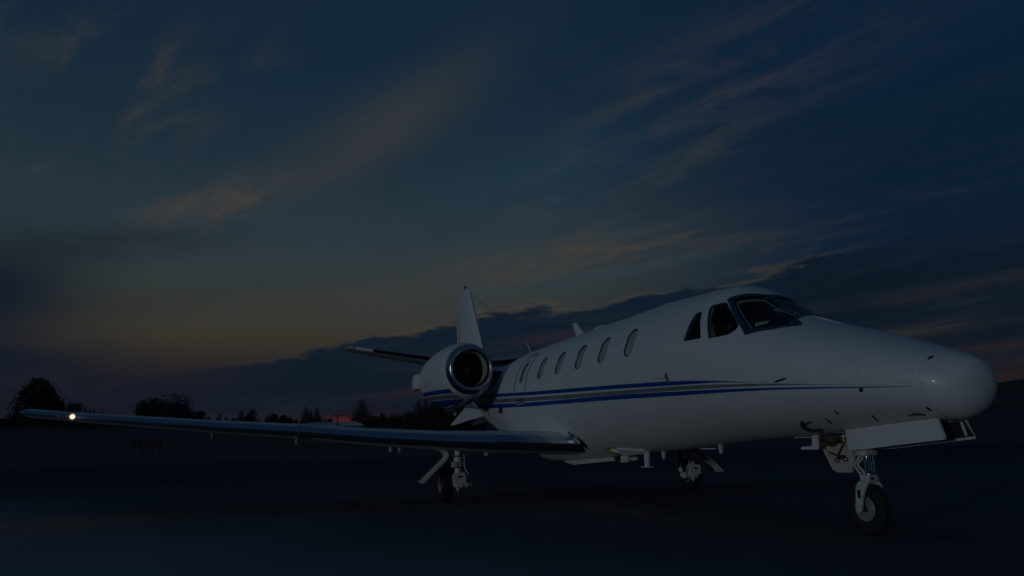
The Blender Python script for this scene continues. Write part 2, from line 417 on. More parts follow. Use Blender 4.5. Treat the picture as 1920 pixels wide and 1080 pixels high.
def patch(poly, mapf, off, rings=7):
    c = sum(poly, Vector((0, 0)))/len(poly); n = len(poly); V = []; F = []
    for k in range(rings):
        s = 1-k/rings
        for p in poly: V.append(mapf(*(c+(p-c)*s), off))
    V.append(mapf(*c, off))
    for k in range(rings-1):
        for i in range(n): F.append((k*n+i, k*n+(i+1) % n, (k+1)*n+(i+1) % n, (k+1)*n+i))
    for i in range(n): F.append(((rings-1)*n+i, (rings-1)*n+(i+1) % n, len(V)-1))
    return V, F
def shrink(poly, d):
    n = len(poly); out = []; area = sum(poly[i].x*poly[(i+1) % n].y-poly[(i+1) % n].x*poly[i].y for i in range(n)); sg = 1 if area > 0 else -1
    for i in range(n):
        t = (poly[(i+1) % n]-poly[(i-1) % n]).normalized(); out.append(poly[i]+Vector((-t.y, t.x))*d*sg)
    return out
fside = lambda sg: (lambda x, z, off: FUS.side(x, z, sg, off))
ftop = lambda x, y, off: FUS.top(x, y, off)

# ================================================================== SETTING
def ground_mat():
    m = bpy.data.materials.new('apron_asphalt'); m.use_nodes = True; nt = m.node_tree; N.nt = nt; p = nt.nodes['Principled BSDF']
    g = nt.nodes.new('ShaderNodeNewGeometry'); pos = g.outputs['Position']
    sp = nt.nodes.new('ShaderNodeSeparateXYZ'); nt.links.new(pos, sp.inputs[0]); x, y = N(sp.outputs[0]), N(sp.outputs[1])
    big = noise(pos, .16, 3, .5, .3); med = noise(pos, 1.7, 6, .62); fine = noise(pos, 55, 4, .7); grit = noise(pos, 190, 2, .6)
    lamp_pool = smooth(y*.75-x*.42+big*4.0, 1.8, 8.0)      # paler towards the unseen lamp: its light and falloff painted into the colour
    f = smooth(med*.5+big*.5, .32, .68)
    c = mix(f, (.13,.125,.12,1), (.165,.16,.155,1))
    c = mix(lamp_pool, c, mix(smooth(fine, .3, .7), (.42,.41,.40,1), (.56,.55,.54,1)))
    c = mix(smooth(x+big*14.0, 14, 34)*.9, c, (.050,.058,.062,1))  # far asphalt darkened, painting in how the lamp light dies away
    c = mix(smooth(grit*.6+fine*.4, .50, .72)*.5, c, (.20,.20,.21,1))
    vo = nt.nodes.new('ShaderNodeTexVoronoi'); vo.feature = 'DISTANCE_TO_EDGE'; vo.inputs['Scale'].default_value = .30
    dv = nt.nodes.new('ShaderNodeVectorMath'); dv.operation = 'ADD'
    nn = nt.nodes.new('ShaderNodeTexNoise'); nn.inputs['Scale'].default_value = 1.3; nn.inputs['Detail'].default_value = 5; nt.links.new(pos, nn.inputs['Vector'])
    nt.links.new(pos, dv.inputs[0]); nt.links.new(nn.outputs['Color'], dv.inputs[1]); nt.links.new(dv.outputs[0], vo.inputs['Vector'])
    crack = 1.0-smooth(N(vo.outputs[0]), .002, .012)
    c = mix(crack*.22, c, (.018,.019,.02,1))
    stain = smooth(noise(pos, .9, 4, .55, 1.0), .62, .74)
    c = mix(stain*.15, c, (.022,.023,.025,1))
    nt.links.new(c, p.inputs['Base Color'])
    rg = med*.1+.85; nt.links.new(rg.s, p.inputs['Roughness']); p.inputs['Specular IOR Level'].default_value = .12
    bn = nt.nodes.new('ShaderNodeBump'); bn.inputs['Strength'].default_value = .75; bn.inputs['Distance'].default_value = .012
    h = fine*.6+grit*.5-crack*.8; nt.links.new(h.s, bn.inputs['Height']); nt.links.new(bn.outputs[0], p.inputs['Normal'])
    return m
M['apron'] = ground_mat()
M['grass'] = mat('dry_grass', (.028,.042,.038), .9, nscale=.15, namt=.45, bump=.5, bscale=4)
M['hill'] = mat('wooded_hill', (.028,.040,.034), .9, nscale=.02, namt=.4)
V, F = B().V, []
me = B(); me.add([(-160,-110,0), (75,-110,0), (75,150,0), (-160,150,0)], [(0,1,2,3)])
tag(me.make('apron', 'apron', None, False), 'dark asphalt apron under the aircraft, paler at lower left where lamp light is painted in', kind='structure')
# rolling grass beyond the apron, out to the horizon
def terrain_h(x, y):
    r = math.hypot(x+4, y-5.5); az = -math.degrees(math.atan2(y-5.5, x+4))-19.5*-1
    az = -(math.degrees(math.atan2(y-5.5, x+4))-math.degrees(YAW))
    e = 1.75-az*.010 if az < 40 else 1.3
    if az > 60 or az < -60: e = .6
    t = max(0, min(1, (r-60)/240)); t = t*t*(3-2*t)
    return -.05+min(r, 900)*math.tan(R(e))*t+(.35*math.sin(x*.031+1)*math.cos(y*.027) if r > 90 else 0)*t
rings = [70, 80, 90, 105, 125, 150, 180, 220, 270, 330, 400, 500, 650, 900, 1400, 2500, 4500]
na = 180; V = []; F = []
for i, r in enumerate(rings):
    for k in range(na):
        a = 2*math.pi*k/na; x = -4+r*math.cos(a); y = 5.5+r*math.sin(a); V.append((x, y, terrain_h(x, y)))
for i in range(len(rings)-1):
    for k in range(na): F.append((i*na+k, i*na+(k+1) % na, (i+1)*na+(k+1) % na, (i+1)*na+k))
V += [(-4, 5.5, -.06)]; ci = len(V)-1
for k in range(na): F.append((ci, (k+1) % na, k))
tag(mesh('grass_field', V, F, 'grass'), 'dark grass airfield stretching from the apron to the tree line', kind='structure')
def vdir(az, el):
    a = YAW-R(az); return Vector((math.cos(a)*math.cos(R(el)), math.sin(a)*math.cos(R(el)), math.sin(R(el))))
CP = Vector((-3.994, 5.471, .8734))
def px_az_el(px, py):
    d = (fw+rt*((px-960)/1379.5)-up*((py-540)/1379.5)).normalized()
    return -math.degrees(math.atan2(d.y, d.x)-YAW), math.degrees(math.asin(d.z))
def ground_at(az, dist):
    d = vdir(az, 0); x, y = CP.x+d.x*dist, CP.y+d.y*dist; return Vector((x, y, terrain_h(x, y)))
# far wooded hill on the right
V = []; F = []; cols = 60
for k in range(cols+1):
    az = 14+46*k/cols; e = 3.0 + 1.0*math.exp(-((az-40)/7)**2)-1.6*max(0, (27-az)/13)+.12*math.sin(az*2.1)+.08*math.sin(az*5.3)
    if az > 46: e -= (az-46)*.12
    for (dd, s) in ((640, 0.0), (760, .45), (880, .8), (960, 1.0), (1100, .75), (1400, -.1)):
        d = vdir(az, 0); x, y = CP.x+d.x*dd, CP.y+d.y*dd
        base = terrain_h(x, y); topz = 960*math.tan(R(e))
        V.append((x, y, base-2+(topz-base)*s+random.uniform(-.8, .8)*(s > 0)))
for k in range(cols):
    for j in range(5): F.append((k*6+j, (k+1)*6+j, (k+1)*6+j+1, k*6+j+1))
tag(mesh('hill', V, F, 'hill'), 'far dark wooded hill low on the horizon behind the nose', kind='structure')
# weathered yellow lines on the apron
for i, (x0, x1, y, lb) in enumerate(((3.3, 6.3, .78, 'short weathered yellow line painted on the apron, nearer one'), (4.3, 6.0, -.86, 'faint yellow line painted on the apron, farther one'))):
    b = B(); n = 14
    Pa = [Vector((x0+(x1-x0)*k/n, y-.05+random.uniform(-.008, .008), .004)) for k in range(n+1)]
    Pb = [Vector((x0+(x1-x0)*k/n, y+.05+random.uniform(-.008, .008), .004)) for k in range(n+1)]
    V, F = strip_quads(Pa, Pb); tag(mesh('painted_line', V, F, 'line', None, False), lb, kind='structure')

# ------------------------------------------------------------------ trees
def crown_mesh(kind, seed):
    rnd = random.Random(seed); V = []; F = []; BIG = 2.5 if kind in ('conifer', 'narrow') else 1.55
    def clump(c, s, n, flat=.6):
        s *= BIG
        for _ in range(n):
            o = Vector((rnd.gauss(0, 1), rnd.gauss(0, 1), rnd.gauss(0, 1)*flat))*s*.55+c
            a = Vector((rnd.uniform(-1, 1), rnd.uniform(-1, 1), rnd.uniform(-.7, .7))).normalized(); b = a.cross(Vector((rnd.uniform(-1, 1), rnd.uniform(-1, 1), rnd.uniform(-1, 1)))).normalized()
            L_ = s*rnd.uniform(.25, .5); k = len(V)
            V.extend([o-a*L_*.6, o+b*L_*.45, o+a*L_, o-b*L_*.4]); F.append((k, k+1, k+2, k+3))
    if kind == 'conifer':       # unit height 1, base at 0
        wid = rnd.uniform(.19, .27); lv = 24
        for i in range(lv):
            t = i/(lv-1); z = .08+.90*t; rr = wid*(1-t)**.85*rnd.uniform(.75, 1.15)+.006
            nb = max(3, int(9*(1-t)+3)); a0 = rnd.uniform(0, 6)
            for k in range(nb):
                a = a0+2*math.pi*k/nb+rnd.uniform(-.3, .3); L_ = rr*rnd.uniform(.6, 1.2)
                for q in (.35, .65, 1.0):
                    clump(Vector((math.cos(a)*L_*q, math.sin(a)*L_*q, z-.045*q+rnd.uniform(-.008, .008)+(.02 if q == 1 else 0))), .030*(1.35-q*.5)*(1.25-t*.7), 4)
        clump(Vector((0, 0, .985)), .014, 6, 2.5)
    elif kind == 'narrow':
        lv = 26
        for i in range(lv):
            t = i/(lv-1); z = .06+.92*t; rr = .13*math.sin(math.pi*min(1, .25+t*.75))**.7*rnd.uniform(.8, 1.2)*(1-t*.5)
            for k in range(6):
                a = rnd.uniform(0, 6.28); clump(Vector((math.cos(a)*rr*rnd.uniform(.3, 1), math.sin(a)*rr*rnd.uniform(.3, 1), z)), .04, 6, 1.0)
    elif kind == 'egg':         # tall dense rounded cone
        for _ in range(950):
            t = rnd.random()**.8; prof = math.sin(math.pi*min(1, (.30+.70*t)))**.6 if t > .25 else .75+t
            z = .05+.93*t; rr = .44*prof*math.sqrt(rnd.random())*rnd.uniform(.9, 1.08); a = rnd.uniform(0, 6.28)
            clump(Vector((math.cos(a)*rr, math.sin(a)*rr, z)), .06, 9, .8)
    else:                       # round: broadleaf dome of sub-crowns
        subs = [(Vector((rnd.uniform(-.3, .3), rnd.uniform(-.3, .3), rnd.uniform(.16, .72))), rnd.uniform(.18, .28)) for _ in range(13)]+[(Vector((0, 0, .62)), .36)]
        for _ in range(1100):
            c, s = rnd.choice(subs); v = Vector((rnd.gauss(0, 1), rnd.gauss(0, 1), rnd.gauss(0, 1))).normalized()*s*rnd.uniform(.45, 1.05)
            p = c+v
            if p.z > 1: p.z = 1-rnd.random()*.04
            if p.z < .08: p.z = .1
            clump(p, .055, 8, .8)
    me = bpy.data.meshes.new('crown'); me.from_pydata([tuple(v) for v in V], [], F); me.update()
    me.materials.append(M['conifer' if kind in ('conifer', 'narrow') else 'leaf']); return me
def trunk_mesh(kind, seed):
    rnd = random.Random(seed); b = B(); top = .96 if kind in ('conifer', 'narrow') else .55
    n = 7; P = [(rnd.uniform(-.006, .006), rnd.uniform(-.006, .006), top*i/(n-1)) for i in range(n)]; P[0] = (0, 0, -.03)
    r = .022 if kind in ('conifer', 'narrow') else .035
    b.tube(P, [r*(1-.9*i/(n-1)) for i in range(n)], 7)
    if kind not in ('conifer', 'narrow'):
        for k in range(7):
            a = rnd.uniform(0, 6.28); z = rnd.uniform(.2, .5); L_ = rnd.uniform(.2, .36)
            b.tube([(0, 0, z), (math.cos(a)*L_*.5, math.sin(a)*L_*.5, z+L_*.45), (math.cos(a)*L_, math.sin(a)*L_, z+L_*.8)], [.014, .009, .003], 5)
    me = bpy.data.meshes.new('trunk'); me.from_pydata([tuple(v) for v in b.V], [], b.F); me.update(); me.materials.append(M['bark']); return me
TM = {}
for kd, ns in (('conifer', 4), ('narrow', 2), ('egg', 2), ('round', 3)):
    for i in range(ns): TM[(kd, i)] = (crown_mesh(kd, hash(kd) % 7+i*13+5 if False else i*13+len(kd)), trunk_mesh(kd, i+3))
def tree(px, top, wpx, kind, var, dist, label, group=None, name=None, lean=0.0):
    az, el = px_az_el(px, top); g_ = ground_at(az, dist); ztop = CP.z+dist*math.tan(R(el)); h = max(1.5, ztop-g_.z)
    nat = {'conifer': .38, 'narrow': .20, 'egg': .84, 'round': 1.05}[kind]
    wid = wpx*dist/1450.0
    t = bpy.data.objects.new(name or {'conifer': 'conifer_tree', 'narrow': 'conifer_tree', 'egg': 'dense_tree', 'round': 'broadleaf_tree'}[kind], None); C.objects.link(t)
    t.location = g_; t.rotation_euler = (0, lean, random.uniform(0, 6.28)); tag(t, label, 'tree', group)
    cm, tm = TM[(kind, var)]
    for nm, m_ in (('crown', cm), ('trunk', tm)):
        o = bpy.data.objects.new(nm, m_); C.objects.link(o); o.parent = t; sx = wid/nat if nm == 'crown' else h*.8
        o.scale = (sx, sx, h)
    return t
GT = 'trees along the airfield edge'
T_ = [
 (75, 714, 66, 'egg', 0, 300, 'big dense rounded tree behind the wing tip, tallest at far left'),
 (32, 764, 22, 'conifer', 0, 300, 'pointed conifer just left of the wing tip'),
 (18, 773, 20, 'conifer', 1, 300, 'smaller conifer second from the left picture edge'),
 (3, 786, 22, 'egg', 1, 300, 'low bushy tree at the left picture edge'),
 (112, 754, 26, 'egg', 1, 300, 'low bushy tree between the big left tree and the wing lamp'),
 (133, 757, 14, 'narrow', 0, 260, 'narrow conifer directly above the wing lamp'),
 (146, 759, 14, 'narrow', 1, 260, 'narrow conifer just right of the wing lamp'),
 (161, 761, 15, 'conifer', 2, 270, 'left one of three small pointed conifers right of the wing lamp'),
 (169, 764, 13, 'conifer', 3, 270, 'middle one of three small pointed conifers right of the wing lamp'),
 (177, 766, 14, 'conifer', 0, 270, 'right one of three small pointed conifers right of the wing lamp'),
 (191, 770, 16, 'round', 0, 280, 'tiny round tree alone right of the three small conifers'),
 (248, 777, 12, 'round', 1, 330, 'tiny round tree left of the pair of big domed trees'),
 (277, 746, 42, 'round', 1, 300, 'paler thin-crowned round tree left of the big domed tree'),
 (322, 738, 78, 'round', 2, 300, 'broad dark domed tree, widest crown above the wing'),
 (369, 773, 14, 'narrow', 0, 300, 'left one of the two narrow conifers right of the domed tree'),
 (378, 773, 12, 'narrow', 1, 300, 'right one of the two narrow conifers right of the domed tree'),
 (391, 780, 13, 'round', 0, 340, 'first tiny round tree right of the domed tree'),
 (409, 780, 14, 'round', 1, 340, 'second tiny round tree right of the domed tree'),
 (426, 782, 9, 'conifer', 1, 350, 'very small spruce left of the middle conifer pair'),
 (436, 785, 18, 'round', 2, 350, 'very low bush-like tree left of the middle conifer pair'),
 (453, 768, 22, 'conifer', 2, 300, 'wide conifer left in the middle conifer pair'),
 (465, 778, 14, 'egg', 0, 310, 'low rounded tree inside the middle conifer pair'),
 (473, 770, 13, 'narrow', 0, 300, 'slim conifer right in the middle conifer pair'),
 (485, 785, 9, 'conifer', 3, 350, 'tiny conifer between the middle and the taller pair of conifers'),
 (502, 774, 16, 'conifer', 0, 310, 'wider conifer beside a thin one, left of the hangar'),
 (511, 776, 9, 'narrow', 1, 310, 'thin conifer beside the wider one, left of the hangar'),
 (518, 786, 9, 'conifer', 1, 340, 'tiny conifer right of the thin one, left of the hangar'),
 (532, 779, 19, 'egg', 1, 320, 'small rounded tree between the thin conifer and the fence on the wing'),
 (547, 784, 14, 'conifer', 2, 330, 'left one of the two low conifers above the wing fence'),
 (557, 785, 12, 'conifer', 3, 330, 'right one of the two low conifers above the wing fence'),
 (574, 761, 25, 'conifer', 3, 250, 'tall conifer at the left end of the hangar roof, left of three'),
 (583, 766, 16, 'conifer', 1, 255, 'conifer at the left end of the hangar roof, middle of three'),
 (595, 763, 26, 'conifer', 2, 250, 'leaning-topped conifer at the left end of the hangar roof, right of three'),
 (610, 784, 12, 'conifer', 0, 330, 'tiny conifer between the three tall ones and the red glow'),
 (679, 747, 46, 'conifer', 1, 235, 'tall spiry conifer standing behind the right end of the hangar'),
 (699, 781, 26, 'egg', 0, 300, 'low rounded tree right of the tall spiry conifer'),
 (708, 785, 10, 'conifer', 0, 300, 'tiny conifer right of the tall spiry conifer'),
 (720, 781, 32, 'round', 0, 300, 'low spreading tree left of the round-topped tree near the engine'),
 (742, 775, 44, 'round', 2, 260, 'round-topped tree left of the dark conifers under the engine'),
 (766, 767, 34, 'round', 1, 240, 'taller thin broadleaf tree touching the dark conifers under the engine'),
 (785, 748, 40, 'conifer', 0, 190, 'tall dark conifer below the reverser, left of the group under the engine'),
 (798, 747, 40, 'conifer', 2, 195, 'tall dark conifer just under the stripes of the engine'),
 (818, 752, 46, 'egg', 0, 190, 'dense dark tree under the middle of the engine'),
 (842, 756, 44, 'conifer', 3, 185, 'dark conifer under the engine drain'),
 (862, 762, 46, 'egg', 1, 190, 'dense dark tree above the tail strake'),
 (892, 768, 50, 'round', 0, 190, 'dark round tree between tail strake and fuselage'),
 (1915, 712, 14, 'conifer', 1, 800, 'lone conifer poking up from the hill at the right edge'),
]
for a in T_: tree(*a)
for (px, py, w, v) in ((1884, 722, 12, 2), (1900, 720, 12, 3), (1873, 725, 10, 0)):
    tree(px, py, w, 'egg', v % 2, 820, {1884: 'low rounded tree on the hill crest, middle of three', 1900: 'low rounded tree on the hill crest, nearest the lone conifer', 1873: 'low rounded tree on the hill crest, closest to the aircraft nose'}[px], GT)

rw = random.Random(11); V = []; F = []
for k in range(16000):
    az = -40+rw.random()*38; d_ = 330+rw.random()*25; hh = 2.0-.55*math.exp(-((az+12.9)/1.5)**2)+.28*math.sin(az*1.7)+.2*math.sin(az*4.9+1)+.22*math.sin(az*13)+.15*math.sin(az*29)
    g_ = ground_at(az, d_); tp = CP.z+d_*math.tan(R(hh)); z = g_.z+(tp-g_.z)*rw.random()**.7; q0 = Vector((g_.x, g_.y, z))
    a = Vector((rw.uniform(-1, 1), rw.uniform(-1, 1), rw.uniform(-.8, .8))).normalized(); b_ = a.cross(Vector((rw.uniform(-1, 1), rw.uniform(-1, 1), rw.uniform(-1, 1)))).normalized(); L_ = rw.uniform(.35, .75); n_ = len(V)
    V += [q0-a*L_, q0+b_*L_*.8, q0+a*L_, q0-b_*L_*.8]; F.append((n_, n_+1, n_+2, n_+3))
me_ = bpy.data.meshes.new('far_wood'); me_.from_pydata([tuple(v) for v in V], [], F); tag(put('far_wood', me_, 'leaf', None, False), 'low dark far wood closing the airfield behind the wing', 'wood', kind='stuff')

# ------------------------------------------------------------------ hangar, pole, airfield sign
def placed(px, dist, dz=0.0):
    az, _ = px_az_el(px, 800); return ground_at(az, dist)+Vector((0, 0, dz))
D = 170
pl, pr = placed(562, D), placed(676, D); axis = (pr-pl); axis.z = 0; Lh = axis.length; ax = axis.normalized(); back = Vector((ax.y, -ax.x, 0))
if back.dot(fw) < 0: back = -back
zt = CP.z+D*math.tan(R(px_az_el(620, 789)[1])); ze = CP.z+D*math.tan(R(px_az_el(620, 798.5)[1])); zb = min(pl.z, pr.z)-.5
hg = empty('hangar', (pl+pr)/2, 'low hangar with a long pale sloping roof beyond the wing', 'hangar')
q = lambda u, v, z: pl+ax*u+back*v+Vector((0, 0, z-pl.z))
b = B(); n = 15; seam_w = Lh/n
b.slab([q(-.6, -1.0, ze), q(Lh+.6, -1.0, ze), q(Lh+.6-1.5, 9, zt), q(1.8, 9, zt)], .12)
b.slab([q(-.6, 19, ze), q(Lh+.6, 19, ze), q(Lh+.6-1.5, 9.1, zt), q(1.8, 9.1, zt)], .12)
b.make('roof', 'roof', hg, False)
ribs = B()
for k in range(n+1):
    t = k/n; ribs.tube([q(-.6+(Lh+1.2)*t, -1.0, ze+.1), q(1.8+(Lh-2.7)*t, 9, zt+.1)], .05, 4)
ribs.make('roof_rib', 'roof', hg, False)['kind'] = 'stuff'
b = B(); b.slab([q(0, 0, zb), q(Lh, 0, zb), q(Lh, 0, ze), q(0, 0, ze)], .2); b.slab([q(0, .2, zb), q(0, 18, zb), q(0, 18, ze), q(0, 9, zt-.3), q(0, .2, ze)], .2)
b.slab([q(Lh, .2, zb), q(Lh, 18, zb), q(Lh, 18, ze), q(Lh, 9, zt-.3), q(Lh, .2, ze)], .2); b.slab([q(0, 18.2, zb), q(Lh, 18.2, zb), q(Lh, 18.2, ze), q(0, 18.2, ze)], .2)
b.make('wall', 'wall', hg, False)
for k in range(3):
    b = B(); u0_, u1_ = Lh*(.06+.31*k), Lh*(.06+.31*k+.26); b.slab([q(u0_, -.16, zb), q(u1_, -.16, zb), q(u1_, -.16, ze-.5), q(u0_, -.16, ze-.5)], .08)
    b.make('hangar_door', 'wall', hg, False)
pp = placed(632.5, 150); zt2 = CP.z+150*math.tan(R(px_az_el(632, 776)[1]))
pe_ = empty('utility_pole', pp, 'thin utility pole with crossarm standing before the red glow', 'pole')
B().tube([pp, Vector((pp.x, pp.y, zt2))], [.16, .10], 8).make('post', 'wood', pe_)
B().box(Vector((pp.x, pp.y, zt2-.35)), (.12, 2.0, .12)).make('crossarm', 'wood', pe_, False)
for s in (-.8, 0, .8): B().lathe(Vector((pp.x, pp.y+s, zt2-.28)), (0, 0, 1), [(0, .05), (.08, .07), (.12, .04), (.2, .05), (.22, 0)], 8).make('insulator', 'dark', pe_)
# airfield sign
az, el = px_az_el(275, 840); dS = 120.0; g_ = ground_at(az, dS); g0 = g_.z; g_.z = 0
right = Vector((math.sin(YAW-R(az)), -math.cos(YAW-R(az)), 0)); bk = vdir(az, 0)
hS = (CP.z+dS*math.tan(R(px_az_el(275, 826)[1])))
zb_ = max(.0, CP.z+dS*math.tan(R(px_az_el(275, 840)[1]))); wS = dS/1379.5*44*.98; H = 1.15
zs = hS-H
sg_ = empty('airfield_sign', (g_.x, g_.y, g0), 'low red airfield sign reading A 15-17 on the grass', 'sign')
def P_(u, z, v=0.0): return g_+right*u+bk*v+Vector((0, 0, z))
B().slab([P_(-wS/2, zs, .1), P_(wS/2, zs, .1), P_(wS/2, hS, .1), P_(-wS/2, hS, .1)], .2).make('frame', 'dark', sg_, False)
B().slab([P_(-wS/2+.03, zs+.03, -.008), P_(-wS/2+1.0, zs+.03, -.008), P_(-wS/2+1.0, hS-.03, -.008), P_(-wS/2+.03, hS-.03, -.008)], .01).make('black_panel', 'signblack', sg_, False)
B().slab([P_(-wS/2+1.04, zs+.03, -.008), P_(wS/2-.03, zs+.03, -.008), P_(wS/2-.03, hS-.03, -.008), P_(-wS/2+1.04, hS-.03, -.008)], .01).make('red_panel', 'signred', sg_, False)
for s in (-.35, .35): B().box(P_(wS*s, (zs+g0)/2, .1), (.08, .08, max(.05, zs-g0))).make('leg', 'steel', sg_, False)
for txt, u in (('A', -wS/2+.52), ('15-17', .50)):
    cu_ = bpy.data.curves.new('t', 'FONT'); cu_.body = txt; cu_.size = .98; cu_.extrude = .004; cu_.align_x = 'CENTER'; cu_.align_y = 'CENTER'
    to = bpy.data.objects.new('t', cu_); C.objects.link(to)
    m_ = bpy.data.meshes.new_from_object(to.evaluated_get(bpy.context.evaluated_depsgraph_get())); bpy.data.objects.remove(to)
    for v in m_.vertices: v.co = P_(u+v.co.x, (zs+hS)/2+v.co.y, -.018+v.co.z)
    put('lettering', m_, 'signtext', sg_, False)

# ================================================================== AIRCRAFT
jet = empty('business_jet', (8.37, 0, 0), 'white twin-engine business jet with blue and grey side stripes parked on the apron', 'airplane')

# ---- fuselage shell
def fuselage():
    xs = [.302+(1.0-.302)*(i/22)**2.2 for i in range(23)]+frange(1.0, 3.8, 46)[1:]+frange(3.8, 15.7, 60)[1:]
    n = 112; rings = [[FUS.at(x, 2*math.pi*k/n) for k in range(n)] for x in xs]
    V, F = lace(rings); inner = [[FUS.at(x, 2*math.pi*k/n, -.032) for k in range(n)] for x in frange(.75, 14.2, 70)]
    o = mesh('fuselage', V, F, 'white', None)
    V2, F2 = lace(inner); k = len(V2)
    oi = mesh('inner', V2, F2, 'interior', None)
    cut = B()
    def prism(poly, f0, f1):
        n = len(poly); cut.add([f0(p) for p in poly]+[f1(p) for p in poly], [tuple(range(n))[::-1], tuple(range(n, 2*n))]+[(i, (i+1) % n, n+(i+1) % n, n+i) for i in range(n)])
    for sg in (1, -1):
        for poly in CABIN+[EXITWIN, CW1, CW2]:
            prism(poly, lambda p: Vector((p.x, sg*.30, p.y)), lambda p: Vector((p.x, sg*1.15, p.y)))
    co = cut.make('cut', 'interior', None, False); cut = B()
    for sg in (1, -1): prism([Vector((p.x, p.y*sg)) for p in WS], lambda p: Vector((p.x, p.y, 1.5)), lambda p: Vector((p.x, p.y, 2.9)))
    cw = cut.make('cut', 'interior', None, False)
    def tri(a):
        bm = bmesh.new(); bm.from_mesh(a.data); bmesh.ops.triangulate(bm, faces=bm.faces[:]); bm.to_mesh(a.data); bm.free()
    for q_ in (o, oi, co, cw): tri(q_)
    def boolean(a, b_, op):
        md = a.modifiers.new('b', 'BOOLEAN'); md.operation = op; md.object = b_; md.solver = 'EXACT'
        me_ = bpy.data.meshes.new_from_object(a.evaluated_get(bpy.context.evaluated_depsgraph_get())); a.modifiers.clear(); a.data = me_
    bpy.context.view_layer.update()
    boolean(o, oi, 'DIFFERENCE'); boolean(o, co, 'DIFFERENCE'); boolean(o, cw, 'DIFFERENCE')
    bay = B().box((1.26, 0, 1.0), (1.2, .26, .5)).make('bay', 'bay', None, False); bpy.context.view_layer.update(); boolean(o, bay, 'DIFFERENCE')
    for x in (oi, co, cw, bay): bpy.data.objects.remove(x)
    o.parent = jet; o.location = -jet.location
    o.data.polygons.foreach_set('use_smooth', [True]*len(o.data.polygons))
    o.data.set_sharp_from_angle(angle=R(35))
    return o
CABIN = [rrect(4.352+.785*k, 4.592+.785*k, 1.975, 2.335, .105) for k in range(5)]
EXITWIN = rrect(8.42, 8.625, 1.985, 2.345, .095)
def dens(poly, step=.03):
    out = []; poly = [Vector(p) for p in poly]
    for i, p in enumerate(poly):
        q_ = poly[(i+1) % len(poly)]; k = max(1, int((q_-p).length/step))
        out += [p.lerp(q_, j/k) for j in range(k)]
    return out
CW1 = dens([(3.148,1.992), (3.118,2.20), (3.102,2.278), (3.090,2.298), (3.024,2.306), (3.008,2.298), (2.862,1.992), (2.868,1.982), (3.138,1.984)])
CW2 = dens([(2.745,1.970), (2.925,2.318), (2.936,2.348), (2.925,2.366), (2.832,2.384), (2.812,2.376), (2.467,2.075), (2.446,2.040), (2.449,2.008), (2.475,1.984), (2.52,1.968), (2.752,1.960)])
WS = dens([(2.855,.478), (2.838,.36), (2.805,.22), (2.77,.07), (2.745,.022), (2.4,.018), (2.14,.018), (2.115,.03), (2.10,.10), (2.03,.255), (1.90,.32), (1.872,.345), (1.885,.375), (2.06,.555), (2.288,.712), (2.305,.708), (2.55,.615), (2.845,.490)], .035)
fus = fuselage()
# the inside of the shell is trim, not paint
fus.data.materials.clear(); fus.data.materials.append(M['white']); fus.data.materials.append(M['interior'])
for p in fus.data.polygons:
    c = p.center; inside = False
    if .32 < c.x < 15.6:
        rr = 0
        for vi in p.vertices:
            q_ = fus.data.vertices[vi].co; zc, t, b_, w = FUS.sec(q_.x); h = (t-zc) if q_.z > zc else (zc-b_)
            rr = max(rr, math.hypot(q_.y/w, (q_.z-zc)/h))
        inside = rr < .985
    p.material_index = 1 if inside else 0

# ---- windows
def window(name, poly, mapf, pane, sg, parent=jet, depth=.016, lab=None):
    V, F = ring_between(shrink(poly, -.004), shrink(poly, .011), mapf, .0022, -.010)
    fr = mesh(name, V, F, 'rubber', parent)
    V, F = patch(shrink(poly, .004), mapf, -depth, 6)
    pn = mesh('pane', V, F, pane, fr)
    if lab: fr['label'] = lab
    return fr
for sg in (1, -1):
    for poly in CABIN: window('cabin_window', poly, fside(sg), 'shade', sg)
    window('side_cockpit_window', CW1, fside(sg), 'glass', sg, depth=.006)
    window('side_cockpit_window', CW2, fside(sg), 'glass', sg, depth=.006)
    ws = [Vector((p.x, p.y*sg)) for p in WS]
    if sg < 0: ws = ws[::-1]
    V, F = ring_between(shrink(ws, -.002), shrink(ws, .050), ftop, .0030, .0015)
    fr = mesh('windshield_frame', V, F, 'wsframe', jet)
    V, F = patch(shrink(ws, .03), ftop, -.004, 8); mesh('windshield', V, F, 'glass', fr)
    V, F = ring_between(shrink(ws, .046), shrink(ws, .056), ftop, .004, .004); mesh('seal', V, F, 'rubber', fr)
    V, F = ring_between(shrink(ws, .062), shrink(ws, .085), ftop, -.030, -.040); mesh('lining', V, F, 'cream', fr)
V, F = ribbon([Vector((2.76-.66*k/12, 0)) for k in range(13)], .075, ftop, .0055, False); mesh('windshield_post', V, F, 'wsframe', jet)
# emergency exit over the wing (starboard)
ex = dens(rrect(8.27, 8.84, 1.63, 2.50, .15, 7))
V, F = ribbon(ex, .026, fside(1), .0030); dr = mesh('emergency_exit', V, F, 'seam', jet)
V, F = ribbon(shrink(ex, -.024), .016, fside(1), .0026); mesh('bright_edge', V, F, 'paleseam', dr)
V, F = ring_between(shrink(EXITWIN, -.004), shrink(EXITWIN, .014), fside(1), .0022, -.010); mesh('seal', V, F, 'rubber', dr)
V, F = patch(shrink(EXITWIN, .004), fside(1), -.016, 6); mesh('pane', V, F, 'shade', dr)
V, F = ribbon(outline([(8.40,1.70), (8.42,1.68), (8.55,1.675), (8.68,1.68), (8.70,1.70)], 4, False), .022, fside(1), .003, False); mesh('handle', V, F, 'chrome', dr)
V, F = patch(rrect(8.46, 8.62, 2.36, 2.42, .02), fside(1), .002, 3); mesh('placard', V, F, 'paleseam', dr)
V, F = ring_between(shrink(EXITWIN, -.004), shrink(EXITWIN, .014), fside(-1), .0022, -.010); w_ = mesh('cabin_window', V, F, 'rubber', jet)
